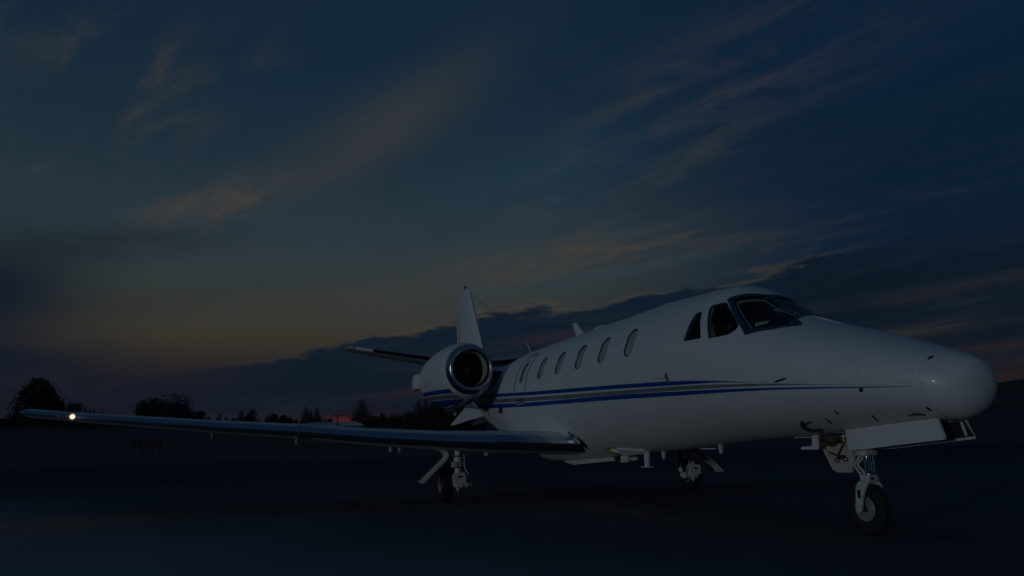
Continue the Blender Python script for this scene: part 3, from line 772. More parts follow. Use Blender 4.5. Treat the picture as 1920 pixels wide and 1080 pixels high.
V, F = patch(shrink(EXITWIN, .004), fside(-1), -.016, 6); mesh('pane', V, F, 'shade', w_)
# seal line of the rear side cockpit window and panel seams
V, F = ribbon(dens(shrink(CW1, -.035)), .005, fside(1), .0012); mesh('panel_seam', V, F, 'paleseam', jet)
def seam_ring(x, a0, a1, w=.005, m='paleseam', lean=0.0, n=60):
    A = []; Bq = []
    for k in range(n+1):
        th = R(a0+(a1-a0)*k/n); s = lean*math.sin(th)
        A.append(FUS.at(x-w/2+s, th, .0013)); Bq.append(FUS.at(x+w/2+s, th, .0013))
    V, F = strip_quads(A, Bq); return mesh('panel_seam', V, F, m, jet)
seam_ring(.553, 0, 360, .006, 'paleseam', 0, 90).name = 'radome_seam'
seam_ring(1.02, -60, 30); seam_ring(1.86, -10, 34, .004); seam_ring(2.30, -70, -20, .004)
# belly fairing edge
V, F = ribbon(outline([(2.86,.93), (3.1,1.03), (3.6,1.12), (4.17,1.20), (5.2,1.30), (6.4,1.38)], 8, False), .007, fside(1), .0014, False); mesh('fairing_edge', V, F, 'paleseam', jet)
# ---- stripes
def stripe(name, body, xs, top, bot, m, sides, parent, off=.0022, band=6):
    for sg in sides:
        V = []; F = []; k = band+1
        for x in xs:
            a, b_ = top(x), bot(x)
            for j in range(k): V.append(body.side(x, b_+(a-b_)*j/band, sg, off))
        for i in range(len(xs)-1):
            for j in range(band): F.append((i*k+j, i*k+j+1, (i+1)*k+j+1, (i+1)*k+j))
        mesh(name, V, F, m, parent)
def interp(P): 
    X, Y = zip(*P); return lambda x: pch(X, Y, x)
sx = lambda a, b_: frange(a, b_, 90)
stripe('blue_stripe', FUS, sx(1.96, 13), interp([(1.9,1.43),(1.96,1.430),(2.66,1.499),(3.30,1.553),(4.95,1.642),(8.22,1.797),(9.55,1.872),(13,2.06)]),
       interp([(1.9,1.427),(1.96,1.4275),(2.66,1.482),(3.30,1.510),(4.95,1.590),(8.22,1.737),(9.55,1.806),(13,1.99)]), 'blue', (1, -1), jet)
stripe('grey_stripe', FUS, sx(1.15, 13), interp([(1.1,1.339),(1.15,1.340),(1.93,1.408),(3.32,1.497),(4.93,1.561),(8.24,1.704),(9.56,1.774),(13,1.96)]),
       interp([(1.1,1.336),(1.15,1.3375),(1.93,1.390),(3.32,1.453),(4.93,1.510),(8.24,1.636),(9.56,1.697),(13,1.87)]), 'grey', (1, -1), jet)
stripe('blue_stripe', FUS, sx(.60, 13), interp([(.5,1.276),(.60,1.277),(.92,1.297),(1.95,1.370),(3.37,1.443),(4.96,1.508),(8.28,1.615),(10.7,1.735),(13,1.85)]),
       interp([(.5,1.274),(.60,1.2745),(.92,1.289),(1.95,1.349),(3.37,1.396),(4.96,1.450),(8.28,1.548),(10.8,1.652),(13,1.76)]), 'blue', (1, -1), jet)

# ---- cockpit interior
b = B(); b.slab([FUS.at(3.62, 2*math.pi*k/40, -.05) for k in range(40)], .05); b.make('bulkhead', 'interior', jet, False)
b = B(); b.box((2.85, 0, 1.32), (1.4, 1.0, .05)); b.make('cockpit_floor', 'interior', jet, False)
gsV = [Vector((1.95, -.36, 1.78)), Vector((1.95, .36, 1.78)), Vector((2.42, .58, 1.90)), Vector((2.42, -.58, 1.90))]
b = B(); b.slab(gsV, .04); b.box((2.44, 0, 1.66), (.06, 1.16, .44)); b.make('glareshield', 'interior', jet, False)
for sg in (1, -1):
    b = B(); b.box((3.16, sg*.36, 1.72), (.12, .46, .62), Matrix.Rotation(R(-10), 3, 'Y'), .04); b.box((2.95, sg*.36, 1.42), (.46, .46, .12), None, .04)
    st = b.make('pilot_seat', 'interior', jet)
    b = B(); b.box((3.14, sg*.40, 2.10), (.10, .25, .22), Matrix.Rotation(R(-10), 3, 'Y'), .045); b.make('headrest', 'leather', st)
    b = B(); b.tube([(2.50, sg*.34, 1.62), (2.62, sg*.34, 1.76)], .018, 8); b.tube([(2.66, sg*.34-.13, 1.86), (2.64, sg*.34-.13, 1.76), (2.64, sg*.34+.13, 1.76), (2.66, sg*.34+.13, 1.86)], .014, 8); b.make('control_yoke', 'dark', jet)
b = B(); b.slab([(2.459,.45,2.056), (2.452,.45,2.099), (2.218,.45,2.087), (2.254,.45,2.062)], .003); b.make('paper_chart', 'paper', jet, False)
b = B(); b.slab([(2.75,-.029,2.314), (2.75,-.112,2.345), (2.75,-.178,2.31), (2.75,-.101,2.281)], .008); b.make('compass_card', 'cream', jet, False)
b = B(); b.tube([(2.45,.005,1.9), (2.45,.005,2.10)], .012, 8); b.box((2.45, 0, 2.13), (.05, .07, .06), None, .01); b.make('standby_compass', 'dark', jet)

# ---- lifting surfaces
def foil(t, camber=.015, n=18):
    """upper TE -> LE -> lower TE, unit chord"""
    up_, lo = [], []
    for i in range(n+1):
        x = .5*(1-math.cos(math.pi*i/n)); y = 5*t*(.2969*math.sqrt(x)-.126*x-.3516*x*x+.2843*x**3-.1015*x**4)*1.0+.0005
        c = camber*4*x*(1-x); up_.append((x, c+y)); lo.append((x, c-y))
    return up_[::-1]+lo[1:]
def surf_sections(secs, split=None, front=True, n=18):
    """secs: (point LE, chord, thickness ratio, normal dir) -> rings; split picks the part ahead of / behind that chord fraction"""
    rings = []
    for (le, ch, t, nd) in secs:
        pts = foil(t, .012 if nd[2] else 0, n); le = Vector(le); nd_ = Vector(nd)
        if split is not None:
            if front: pts = [p for p in pts if p[0] <= split+1e-6]
            else:
                pu = [p for p in pts[:n+1] if p[0] >= split-1e-6]; pl_ = [p for p in pts[n:] if p[0] >= split-1e-6]; pts = pu+pl_
        rings.append([le+Vector((ch*x, 0, 0))+nd_*(ch*y) for x, y in pts])
    return rings
def fine(secs, k=6):
    out = []
    for i in range(len(secs)-1):
        for j in range(k):
            t = j/k; a, b_ = secs[i], secs[i+1]
            out.append((Vector(a[0]).lerp(Vector(b_[0]), t), a[1]+(b_[1]-a[1])*t, a[2]+(b_[2]-a[2])*t, a[3]))
    out.append((Vector(secs[-1][0]), *secs[-1][1:])); return out
SPL = .5*(1-math.cos(math.pi*3/18))     # 6.7 % chord
def wing(sg):
    Z = (0, 0, 1)
    s = [((6.80, .10*sg, .86), 2.86, .135, Z), ((6.83, .62*sg, .885), 2.80, .135, Z), ((6.87, 1.75*sg, .925), 2.62, .133, Z), ((7.06, 2.6*sg, .965), 2.36, .13, Z), ((7.29, 3.73*sg, 1.05), 2.08, .128, Z),
         ((7.46, 4.80*sg, 1.155), 1.82, .126, Z), ((7.59, 5.98*sg, 1.245), 1.53, .124, Z), ((7.74, 7.80*sg, 1.405), 1.12, .12, Z), ((7.80, 8.36*sg, 1.465), .99, .12, Z)]
    s = fine(s, 4)+[((7.83, 8.42*sg, 1.472), .93, .10, Z), ((7.90, 8.47*sg, 1.478), .80, .07, Z), ((8.0, 8.49*sg, 1.48), .6, .03, Z)]
    V, F = lace(surf_sections(s, SPL, False)); w = mesh('wing', V, F, 'white', jet)
    V, F = lace(surf_sections(s[2:], SPL, True), True, True); le = mesh('leading_edge', V, F, 'chrome', w)
    for (y0, y1) in ((1.2, 3.4), (3.45, 5.9), (5.95, 8.1)):       # flap and aileron gaps on the underside and top
        A = []; Bq = []
        for j in range(17):
            y = y0+(y1-y0)*j/16; X, ch, Zl = wing_at(y)
            A.append(Vector((X+ch*.74, y*sg, Zl+ch*.0535))); Bq.append(Vector((X+ch*.75, y*sg, Zl+ch*.052)))
        V, F = strip_quads(A, Bq); mesh('flap_gap', V, F, 'seam', w)
    return w, le
WT = [(.10,6.80,2.86,.86), (.62,6.83,2.80,.885), (1.75,6.87,2.62,.925), (2.6,7.06,2.36,.965), (3.73,7.29,2.08,1.05), (4.8,7.46,1.82,1.155), (5.98,7.59,1.53,1.245), (7.8,7.74,1.12,1.405), (8.36,7.80,.99,1.465)]
def wing_at(y):
    for a, b_ in zip(WT, WT[1:]):
        if y <= b_[0]:
            t = (y-a[0])/(b_[0]-a[0]); return tuple(a[i]+(b_[i]-a[i])*t for i in (1, 2, 3))
    return WT[-1][1:]
for sg in (1, -1):
    w, le = wing(sg)
    # stall fence wrapping the leading edge
    X, ch, Zl = wing_at(4.8); pts = [p for p in foil(.126, .012) if p[0] < .22]; b = B()
    ou = [Vector((X+ch*(x*1.0-.018)-.012, 4.8*sg, Zl+ch*y*1.55)) for x, y in pts]; inn = [Vector((X+ch*x, 4.8*sg, Zl+ch*y)) for x, y in pts]
    for i in range(len(ou)-1): b.slab([ou[i], ou[i+1], inn[i+1], inn[i]], .008)
    b.make('wing_fence', 'steel', w, False)
    V, F = ribbon(outline([(6.80,.845), (6.70,.90), (6.70,.955), (6.79,1.0), (6.93,1.05)], 5, False), .085, fside(sg), .012, False); mesh('root_cuff', V, F, 'chrome', w)
    # leading-edge joint lines
    for y in (2.6, 4.95, 7.35, 7.98):
        X, ch, Zl = wing_at(y); t_ = .128; A = []; Bq = []
        for (x, z_) in [p for p in foil(t_, .012, 36) if p[0] <= SPL]:
            A.append(Vector((X+ch*x-.0015, (y-.003)*sg, Zl+ch*z_*1.012))); Bq.append(Vector((X+ch*x-.0015, (y+.003)*sg, Zl+ch*z_*1.012)))
        V, F = strip_quads(A, Bq); mesh('edge_joint', V, F, 'seam', w)
    # scorched heat-exhaust slot on the inboard leading edge
    b = B(); A = []; Bq = []
    for j in range(13):
        y = 1.05+.85*j/12; X, ch, Zl = wing_at(y); A.append(Vector((X-.004, y*sg, Zl+.012))); Bq.append(Vector((X-.003, y*sg, Zl-.002)))
    V, F = strip_quads(A, Bq); mesh('edge_slot', V, F, 'dark', w)
    # flap-track brackets under the trailing edge
    for y in (1.42, 3.02, 3.17, 4.74, 6.05):
        X, ch, Zl = wing_at(y); x0 = X+ch*.80; zz = Zl+ch*-.035; b = B()
        b.slab([(x0-.16, y*sg, zz+.05), (x0+.18, y*sg, zz+.03), (x0+.12, y*sg, zz-.10), (x0+.03, y*sg, zz-.11), (x0-.05, y*sg, zz-.02)], .022)
        b.make('flap_bracket', 'gearwhite', w, False)
    # wing-tip lamp let into the leading edge
    X, ch, Zl = wing_at(7.80); b = B(); b.lathe((X-.012, 7.80*sg, Zl+.004), (-1, 0, 0), [(-.05, .04), (0, .033), (.012, .024), (.018, .010), (.019, 0)], 20)
    lm = b.make('wing_lamp', 'navlamp' if sg > 0 else 'steel', w)
    b = B(); b.lathe((X-.012, 7.80*sg, Zl+.004), (-1, 0, 0), [(-.02, .048), (.004, .046), (.006, .034), (-.02, .032)], 20, True); b.make('lamp_bezel', 'dark', w)
    b = B(); b.box((X+ch+.03, 8.2*sg, Zl+.06), (.16, .006, .006)); b.make('static_wick', 'dark', w, False)
ld = bpy.data.lights.new('wing_lamp_light', 'POINT'); lo_ = bpy.data.objects.new('wing_lamp_light', ld); C.objects.link(lo_)
lo_.location = (7.74-.10, 7.80, 1.41); ld.energy = 1.2; ld.color = (1, .78, .55); ld.shadow_soft_size = .03; lo_.parent = jet; lo_.location -= jet.location

# ---- engines
NST = [[9.60,2.36,2.775,1.945,.415],[9.66,2.36,2.81,1.905,.45],[9.78,2.355,2.85,1.84,.49],[10.0,2.345,2.90,1.765,.535],[10.4,2.335,2.93,1.70,.562],[10.9,2.33,2.935,1.665,.575],[11.4,2.33,2.91,1.69,.56],[11.9,2.33,2.85,1.78,.52],[12.4,2.33,2.76,1.90,.43],[12.75,2.33,2.68,2.0,.35]]
for sg in (1, -1):
    NB = Body(NST, 1.52*sg)
    def nat_(x, th, off=0.0, NB=NB): return NB.at(x, th, off)
    n = 56; ths = [2*math.pi*k/n for k in range(n)]
    xs = frange(9.74, 12.75, 40); V, F = lace([[NB.at(x, t) for t in ths] for x in xs]+[[Vector((12.75, 1.52*sg+(.32)*math.cos(t), 2.33+.32*math.sin(t))) for t in ths], [Vector((12.4, 1.52*sg+.28*math.cos(t), 2.33+.28*math.sin(t))) for t in ths]], True, False)
    nc = mesh('engine_nacelle', V, F, 'white', jet)
    rings = [[NB.at(x, t) for t in ths] for x in (9.74, 9.70, 9.66, 9.63, 9.61)]
    cy, cz = 1.52*sg, 2.36
    for (x, r_) in ((9.596, .400), (9.594, .388), (9.60, .376), (9.62, .366), (9.66, .356), (9.72, .350)): rings.append([Vector((x, cy+r_*math.cos(t), cz+r_*math.sin(t))) for t in ths])
    V, F = lace(rings, True, False); mesh('intake_lip', V, F, 'chrome', nc)
    V, F = lace([[Vector((x, cy+r_*math.cos(t), cz+r_*math.sin(t))) for t in ths] for x, r_ in ((9.72, .350), (9.85, .348), (9.98, .3495), (10.15, .355))], True, False); mesh('intake_liner', V, F, 'liner', nc)
    V, F = lace([[Vector((x, cy+r_*math.cos(t), cz+r_*math.sin(t))) for t in ths] for x, r_ in ((10.0, .3485), (10.02, .3485), (10.02, .34), (10.0, .34))], True, False); mesh('fan_ring', V, F, 'dark', nc)
    b = B()
    for k in range(22):
        a0 = 2*math.pi*k/22; P = []
        for j in range(5):
            r_ = .085+.262*j/4; tw = .55-.75*j/4; a = a0+.10*j/4; c_ = .062+.012*j
            rad = Vector((0, math.cos(a), math.sin(a))); tan = Vector((0, -math.sin(a), math.cos(a)))
            ctr = Vector((10.10, cy, cz))+rad*r_; d_ = Vector((math.cos(tw+.5), 0, 0))*c_+tan*math.sin(tw+.9)*c_
            P.append((ctr-d_*.75, ctr+d_*.75))
        V = [p for pr_ in P for p in pr_]; b.add(V, [(2*j, 2*j+1, 2*j+3, 2*j+2) for j in range(4)])
    fb = b.make('fan_blades', 'fan', nc); fb['kind'] = 'stuff'
    b = B(); b.lathe((10.22, cy, cz), (-1, 0, 0), [(0, .36), (.002, 0)], 40); b.make('fan_duct', 'black', nc)
    b = B(); b.lathe((10.16, cy, cz), (-1, 0, 0), [(0, .098), (.06, .094), (.13, .075), (.19, .045), (.225, .018), (.235, 0)], 28); b.make('spinner', 'spin', nc)
    # exhaust
    b = B(); b.lathe((12.55, cy, 2.33), (1, 0, 0), [(0, .29), (.45, .25), (.45, .235), (0, .27)], 32, True); b.make('exhaust_nozzle', 'dark', nc)
    # thrust-reverser fairing on the outboard flank
    b = B(); b.box((12.35, cy+.47*sg, 2.31), (.62, .20, .34), Matrix.Rotation(R(-8*sg), 3, 'Z'), .06); b.make('reverser_fairing', 'white', nc)
    # cowling seams
    for x in (10.02, 11.25, 11.95):
        A = [NB.at(x-.003, t, .0012) for t in ths]; Bq = [NB.at(x+.003, t, .0012) for t in ths]; A.append(A[0]); Bq.append(Bq[0]); V, F = strip_quads(A, Bq); mesh('cowl_seam', V, F, 'paleseam', nc)
    # pylon
    secs = [((10.15, .55*sg, 2.30), 2.5, .10, (0, 0, 1)), ((10.20, .90*sg, 2.30), 2.4, .10, (0, 0, 1)), ((10.30, 1.25*sg, 2.30), 2.2, .10, (0, 0, 1))]
    V, F = lace(surf_sections(fine(secs, 2), SPL, False)); pyl = mesh('engine_pylon', V, F, 'white', jet)
    V, F = lace(surf_sections(fine(secs, 2), SPL, True)); mesh('leading_edge', V, F, 'boot', pyl)
    # drain mast below the cowl, oil-door latch marks, vent
    b = B(); b.slab([(10.86, cy-.02*sg, 1.68), (10.98, cy-.02*sg, 1.68), (10.95, cy-.02*sg, 1.58), (10.89, cy-.02*sg, 1.58)], .035); b.make('drain_mast', 'bluefit', nc, False)
    b = B(); b.box((10.92, cy-.02*sg, 1.545), (.075, .045, .07), None, .008); b.make('drain_cap', 'orange', nc)
    # stripes carried over the cowling
    xs = frange(9.86, 12.7, 50)
    for nm, za, zb2, m_ in (('blue_stripe', 2.005, 1.925, 'blue'), ('grey_stripe', 1.905, 1.83, 'grey'), ('blue_stripe', 1.815, 1.60, 'blue')):
        V = []; F = []; k = 5; side_s = [sg, -sg]
        for ss in side_s:
            V = []; F = []; rows = []
            for x in xs:
                zc, t_, b_, w_ = NB.sec(x); dz_ = (x-10.8)*.03; a, c_ = za+dz_, zb2+dz_
                lo2 = b_+.004
                a, c_ = max(a, lo2), max(c_, lo2)
                rows.append([NB.side(x, c_+(a-c_)*j/4, ss, .0025) for j in range(5)])
            for rw in rows: V += rw
            F = [(i*5+j, i*5+j+1, (i+1)*5+j+1, (i+1)*5+j) for i in range(len(rows)-1) for j in range(4)]
            mesh(nm, V, F, m_, nc)

# ---- fin, rudder, tailplane
Yd = (0, 1, 0)
fin = [((12.75, 0, 2.40), 3.10, .085, Yd), ((13.35, 0, 2.80), 2.66, .10, Yd), ((13.75, 0, 3.29), 2.43, .10, Yd), ((14.86, 0, 4.97), 1.55, .10, Yd), ((14.98, 0, 5.10), 1.38, .09, Yd), ((15.15, 0, 5.18), 1.15, .06, Yd)]
V, F = lace(surf_sections(fine(fin, 4), None)); fo = mesh('tail_fin', V, F, 'white', jet)
for z0, z1, xa, xb in ((3.1, 4.62, 15.62, 15.98),):
    b = B(); b.tube([(xa, .075, z0), (xb, .052, z1)], .005, 5); b.tube([(xb, .052, z1), (xb+.46, .012, z1+.02)], .005, 5); b.tube([(xa, -.075, z0), (xb, -.052, z1)], .005, 5); b.make('rudder_gap', 'seam', fo)
b = B(); b.lathe((15.35, 0, 5.16), (0, 0, 1), [(0, .05), (.06, .048), (.10, .032), (.12, 0)], 18); b.make('beacon', 'red', fo)
b = B(); b.box((15.95, 0, 5.17), (.9, .03, .05), None, .01); b.make('fin_cap', 'white', fo)
for sg in (1, -1):
    Z = (0, 0, 1)
    s = fine([((14.02, .04*sg, 2.95), 1.72, .10, Z), ((14.40, 1.15*sg, 3.105), 1.40, .10, Z), ((14.76, 3.12*sg, 3.40), .93, .10, Z)], 4)+[((14.82, 3.22*sg, 3.415), .80, .06, Z), ((14.92, 3.27*sg, 3.42), .62, .03, Z)]
    V, F = lace(surf_sections(s, SPL, False)); hs = mesh('tailplane', V, F, 'white', jet)
    V, F = lace(surf_sections(s[:-3], SPL, True)); mesh('deice_boot', V, F, 'boot', hs)
    V, F = lace(surf_sections(s[-3:], SPL, True)); mesh('tip_cap', V, F, 'gearwhite', hs)
    b = B(); b.tube([(14.40+.98, .9*sg, 3.075+.03), (14.76+.64, 3.0*sg, 3.385)], .006, 5); b.make('elevator_gap', 'seam', hs)
# strakes under the tail cone
for sg in (1, -1):
    b = B(); b.slab([(12.2, .30*sg, 1.60), (12.9, .30*sg, 1.72), (13.66, .30*sg, 1.80), (14.4, .30*sg, 1.86), (15.9, .30*sg, 1.47), (15.5, .30*sg, 1.455), (14.05, .30*sg, 1.53)], .03); b.make('tail_strake', 'white', jet, False)

# ---- antennas and probes on the spine
b = B(); b.slab([(7.63, 0, 2.72), (7.98, 0, 2.72), (8.15, 0, 3.03), (8.02, 0, 3.035)], .03); b.make('blade_antenna', 'white', jet, False)
b = B(); b.box((7.8, 0, 2.735), (.5, .09, .02), None, .008); b.make('antenna_base', 'white', jet)
for (x, L_, hh) in ((7.03, .56, .075), (4.85, .34, .05)):
    b = B(); V = []; F = []; n = 20; m_ = 7
    for i in range(m_):
        ph = math.pi/2*i/(m_-1)
        for k in range(n): q_ = 2*math.pi*k/n; V.append(Vector((x+L_/2*math.cos(ph)*math.cos(q_), .11*math.cos(ph)*math.sin(q_), 2.725+hh*1.25*math.sin(ph))))
    F = [(i*n+k, i*n+(k+1) % n, (i+1)*n+(k+1) % n, (i+1)*n+k) for i in range(m_-1) for k in range(n)]
    mesh('dome_antenna', V, F, 'white', jet)
b = B(); b.tube([(10.26, 0, 2.66), (10.5, 0, 2.92), (10.71, 0, 3.13)], [.016, .010, .006], 7); b.make('whip_antenna', 'white', jet)
b = B(); b.tube([(9.82, 0, 2.69), (11.5, 0, 3.43), (14.86, 0, 4.97)], .0055, 5); b.make('aerial_wire', 'dark', jet)
b = B(); b.tube([(2.12, .0, 2.135), (1.72, .0, 1.985)], .006, 6); b.make('centre_post_strip', 'white', jet)

# ---- nose-side fittings
def spot(name, x, z, rx_, rz_, m, off=.003, sg=1, th=0):
    P = []
    for k in range(14):
        q_ = 2*math.pi*k/14; u, v = rx_*math.cos(q_), rz_*math.sin(q_); c, s = math.cos(R(th)), math.sin(R(th)); P.append(Vector((x+u*c-v*s, z+u*s+v*c)))
    V, F = patch(P, fside(sg), off, 2); return mesh(name, V, F, m, jet)
spot('door_handle', 1.812, 1.43, .088, .010, 'dark', .004, 1, -9)
b = B(); p0 = FUS.side(3.53, 1.665, 1, .004); p1 = FUS.side(3.54, 1.555, 1, .004); md_ = (p0+p1)/2
V = []; F = []
P = [Vector((3.535+.036*math.cos(q_)*(1+.12*math.cos(5*q_)), 1.61+.066*math.sin(q_)*(1+.08*math.cos(7*q_)))) for q_ in [2*math.pi*k/40 for k in range(40)]]
V, F = patch(P, fside(1), .004, 3); cr_ = mesh('oval_badge', V, F, 'rim', jet)
for dz_, dx_ in ((.03, .01), (0, -.008), (-.03, .008), (.012, .018)):
    q0 = FUS.side(3.535+dx_, 1.61+dz_, 1, .010); b = B(); b.lathe(q0-Vector((0, .006, 0)), (0, 1, 0), [(0, .013), (.008, .012), (.011, 0)], 10); b.make('badge_boss', 'dark' if dx_ > 0 else 'chrome', cr_)
V, F = ribbon([Vector((3.60, 1.613)), Vector((3.80, 1.624))], .006, fside(1), .003, False); mesh('badge_pin', V, F, 'seam', jet)
V, F = ribbon([Vector((6.46+.018*math.cos(q_), 1.585+.040*math.sin(q_))) for q_ in [2*math.pi*k/20 for k in range(20)]], .008, fside(1), .004); mesh('drain_ring', V, F, 'seam', jet)
V, F = ribbon([Vector((4.62, 1.497)), Vector((4.5, 1.507)), Vector((4.38, 1.495))], .02, fside(1), .0035, False); mesh('light_scuff', V, F, 'grey', jet)
V, F = patch([Vector(p) for p in ((1.050,1.262), (1.015,1.262), (1.000,1.292), (1.035,1.294))], fside(1), .004, 2); mesh('static_port', V, F, 'black', jet)
for a, b__ in (((1.605,1.062), (1.628,1.012)), ((1.121,1.068), (1.160,1.015))):
    p, q_ = FUS.side(*a, 1, .004), FUS.side(*b__, 1, .004); B().tube([p, (p+q_)/2+Vector((0, .004, 0)), q_], [.005, .010, .004], 6).make('drain_slot', 'black', jet)
for x, z in ((1.42,1.105), (.60,1.093), (.53,1.50), (8.05,1.215), (7.0,1.30)): spot('dark_port', x, z, .012, .018, 'black')
for px_, z_ in ((6.62, 1.20), (6.58, 1.12), (6.45, 1.02), (6.40, .90), (6.7, .86)): spot('fastener', px_, z_, .016, .010, 'black')
# angle vane with its plate
b = B(); a0_, a1_ = FUS.side(.80, 1.052, 1, .006), FUS.side(.68, 1.05, 1, .006); tp = FUS.side(.70, 1.10, 1, .05)
b.slab([a0_, a1_, tp], .012); b.make('angle_vane', 'dark', jet, False)
V, F = ribbon([Vector((.83, 1.05)), Vector((.69, 1.052))], .010, fside(1), .004, False); mesh('vane_plate', V, F, 'black', jet)
# pitot probe
b = B(); r1 = FUS.bottom(1.86, .262, 0); b.tube([r1, Vector((1.90, .33, .945)), Vector((1.93, .42, .985)), Vector((1.90, .455, 1.03))], [.018, .017, .015, .012], 8); b.make('probe_mast', 'dark', jet)
b = B(); b.tube([(1.97, .41, 1.01), (1.78, .465, 1.035)], [.010, .007], 8); b.tube([(1.90, .45, 1.045), (1.935, .40, .985)], [.013, .015], 8); b.make('pitot_probe', 'brass', jet)

# ---- belly fittings
def el_patch(cx, cy, rx_, ry_, off, n=24): return patch([Vector((cx+rx_*math.cos(2*math.pi*k/n), cy+ry_*math.sin(2*math.pi*k/n))) for k in range(n)], lambda x, y, o: FUS.bottom(x, y, o), off, 3)
fbot = lambda x, y, off: FUS.bottom(x, y, off)
def oval(cx, cy, a, b_, th, n=28):
    c, s_ = math.cos(R(th)), math.sin(R(th)); return [Vector((cx+a*math.cos(q_)*c-b_*math.sin(q_)*s_, cy+a*math.cos(q_)*s_+b_*math.sin(q_)*c)) for q_ in [2*math.pi*k/n for k in range(n)]]
V, F = patch(oval(5.97, .27, .33, .135, 22), fbot, .006, 4); lh = mesh('landing_light', V, F, 'gearwhite', jet)
V, F = ring_between(oval(5.97, .27, .29, .125, 22), oval(5.97, .27, .235, .095, 22), fbot, .012, .012); mesh('retainer_ring', V, F, 'lamprim', lh)
V, F = patch(oval(5.97, .27, .235, .095, 22), fbot, .012, 5); mesh('lens', V, F, 'lamp', lh)
b = B(); b.slab([(5.92, .40, .80), (5.36, .26, .775), (5.36, .20, .735), (5.95, .27, .70)], .02); b.make('lamp_fairing', 'white', jet, False)
b = B(); b.slab([(5.44, .20, .76), (5.33, .20, .76), (5.36, .20, .55), (5.44, .20, .55)], .03); b.box((5.395, .20, .546), (.17, .10, .012)); b.make('mast_antenna', 'white', jet, False)
for x, y, z in ((5.22, .03, .75), (3.865, .03, .83)):
    b = B(); b.slab([(x+.04, y, z), (x-.04, y, z), (x-.025, y, z-.10), (x+.02, y, z-.105)], .02); b.make('marker_antenna', 'gearwhite', jet, False)
b = B(); b.box((4.18, 0, .785), (.30, .05, .016), None, .005); b.make('vent_plate', 'gearwhite', jet)
b = B(); b.slab([(6.14, .205, .69), (5.93, .205, .70), (5.94, .205, .605), (6.15, .205, .595)], .03); b.make('speed_brake_actuator', 'gearwhite', jet, False)
b = B(); b.slab([(8.35, .20, .585), (6.42, .20, .665), (6.36, .20, .62), (7.9, .20, .535)], .025); b.slab([(8.35, .19, .585), (6.42, .19, .665), (6.5, .10, .668), (8.3, .10, .60)], .012); b.make('inner_gear_door', 'gearwhite', jet, False)
b = B(); b.slab([(8.35, -.20, .585), (6.42, -.20, .665), (6.36, -.20, .62), (7.9, -.20, .535)], .025); b.make('inner_gear_door', 'gearwhite', jet, False)
b = B(); b.slab([(9.62, .905, 1.63), (9.78, .90, 1.63), (9.78, .93, 1.50), (9.68, .93, 1.50)], .02); b.make('drain_fin', 'dark', jet, False)

# ---- wheels
def wheel(parent, c, rad, wid, rimr, tilt=0.0, grooves=4, disc=1):
    axis_ = Vector((math.sin(tilt), math.cos(tilt), 0)); hw = wid/2
    prof = [(-hw*.62, rimr), (-hw*.80, rimr+.012), (-hw, rimr+(rad-rimr)*.45), (-hw*.93, rad*.93), (-hw*.72, rad*.985)]
    gs = frange(-hw*.55, hw*.55, grooves-1) if grooves > 1 else []
    for g_ in gs: prof += [(g_-.007, rad), (g_-.004, rad-.006), (g_+.004, rad-.006), (g_+.007, rad)]
    prof += [(hw*.72, rad*.985), (hw*.93, rad*.93), (hw, rimr+(rad-rimr)*.45), (hw*.80, rimr+.012), (hw*.62, rimr)]
    b = B(); b.lathe(c, axis_, prof, 64, True); b.make('tyre', 'tyre', parent)
    b = B(); s = disc
    pr2 = [(hw*.66, rimr+.004), (hw*.74, rimr-.004), (hw*.66, rimr-.018), (hw*.40, rimr-.03), (hw*.30, rimr*.70), (hw*.46, rimr*.52), (hw*.50, rimr*.34), (hw*.62, rimr*.24), (hw*.62, 0)]
    b.lathe(c, axis_, [(h, r_) for h, r_ in pr2]); b.lathe(c, axis_*-1, [(h, r_) for h, r_ in pr2]); rm = b.make('rim', 'rim', parent)
    a = Vector((0, 0, 1)); bb = axis_.cross(a)
    b = B()
    for sd_ in (1, -1):
        for k in range(8):
            q_ = 2*math.pi*(k+.3)/8; p = Vector(c)+(a*math.cos(q_)+bb*math.sin(q_))*rimr*.80+axis_*sd_*(hw*.335)
            b.lathe(p, axis_*sd_, [(0, .013), (.008, .012), (.009, 0)], 10)
        p = Vector(c)+axis_*sd_*hw*.60; b.lathe(p, axis_*sd_, [(0, .036), (.010, .034), (.014, .022), (.012, 0)], 20)
    b.make('wheel_bolts', 'dark', parent)['kind'] = 'stuff'

# ---- nose gear
b = B(); NX = 1.60
b.tube([(1.615, 0, .95), (1.600, 0, .76)], .050, 18); b.tube([(1.600, 0, .775), (1.600, 0, .745)], .062, 18)
ng = b.make('nose_gear', 'gearwhite', jet)
b = B(); b.tube([(1.600, 0, .77), (1.595, 0, .53)], .031, 18); b.make('oleo_piston', 'steel', ng)
b = B(); b.box((1.60, .0, .735), (.13, .15, .05), None, .012); b.make('steering_collar', 'gearwhite', ng)
for y in (.052, -.052): B().tube([(1.575, y, .74), (1.575, y, .54)], .0075, 8).make('torque_rod', 'steel', ng)
B().tube([(1.545, .045, .75), (1.54, .06, .64), (1.56, .045, .55)], .006, 6).make('hydraulic_line', 'bluefit', ng)
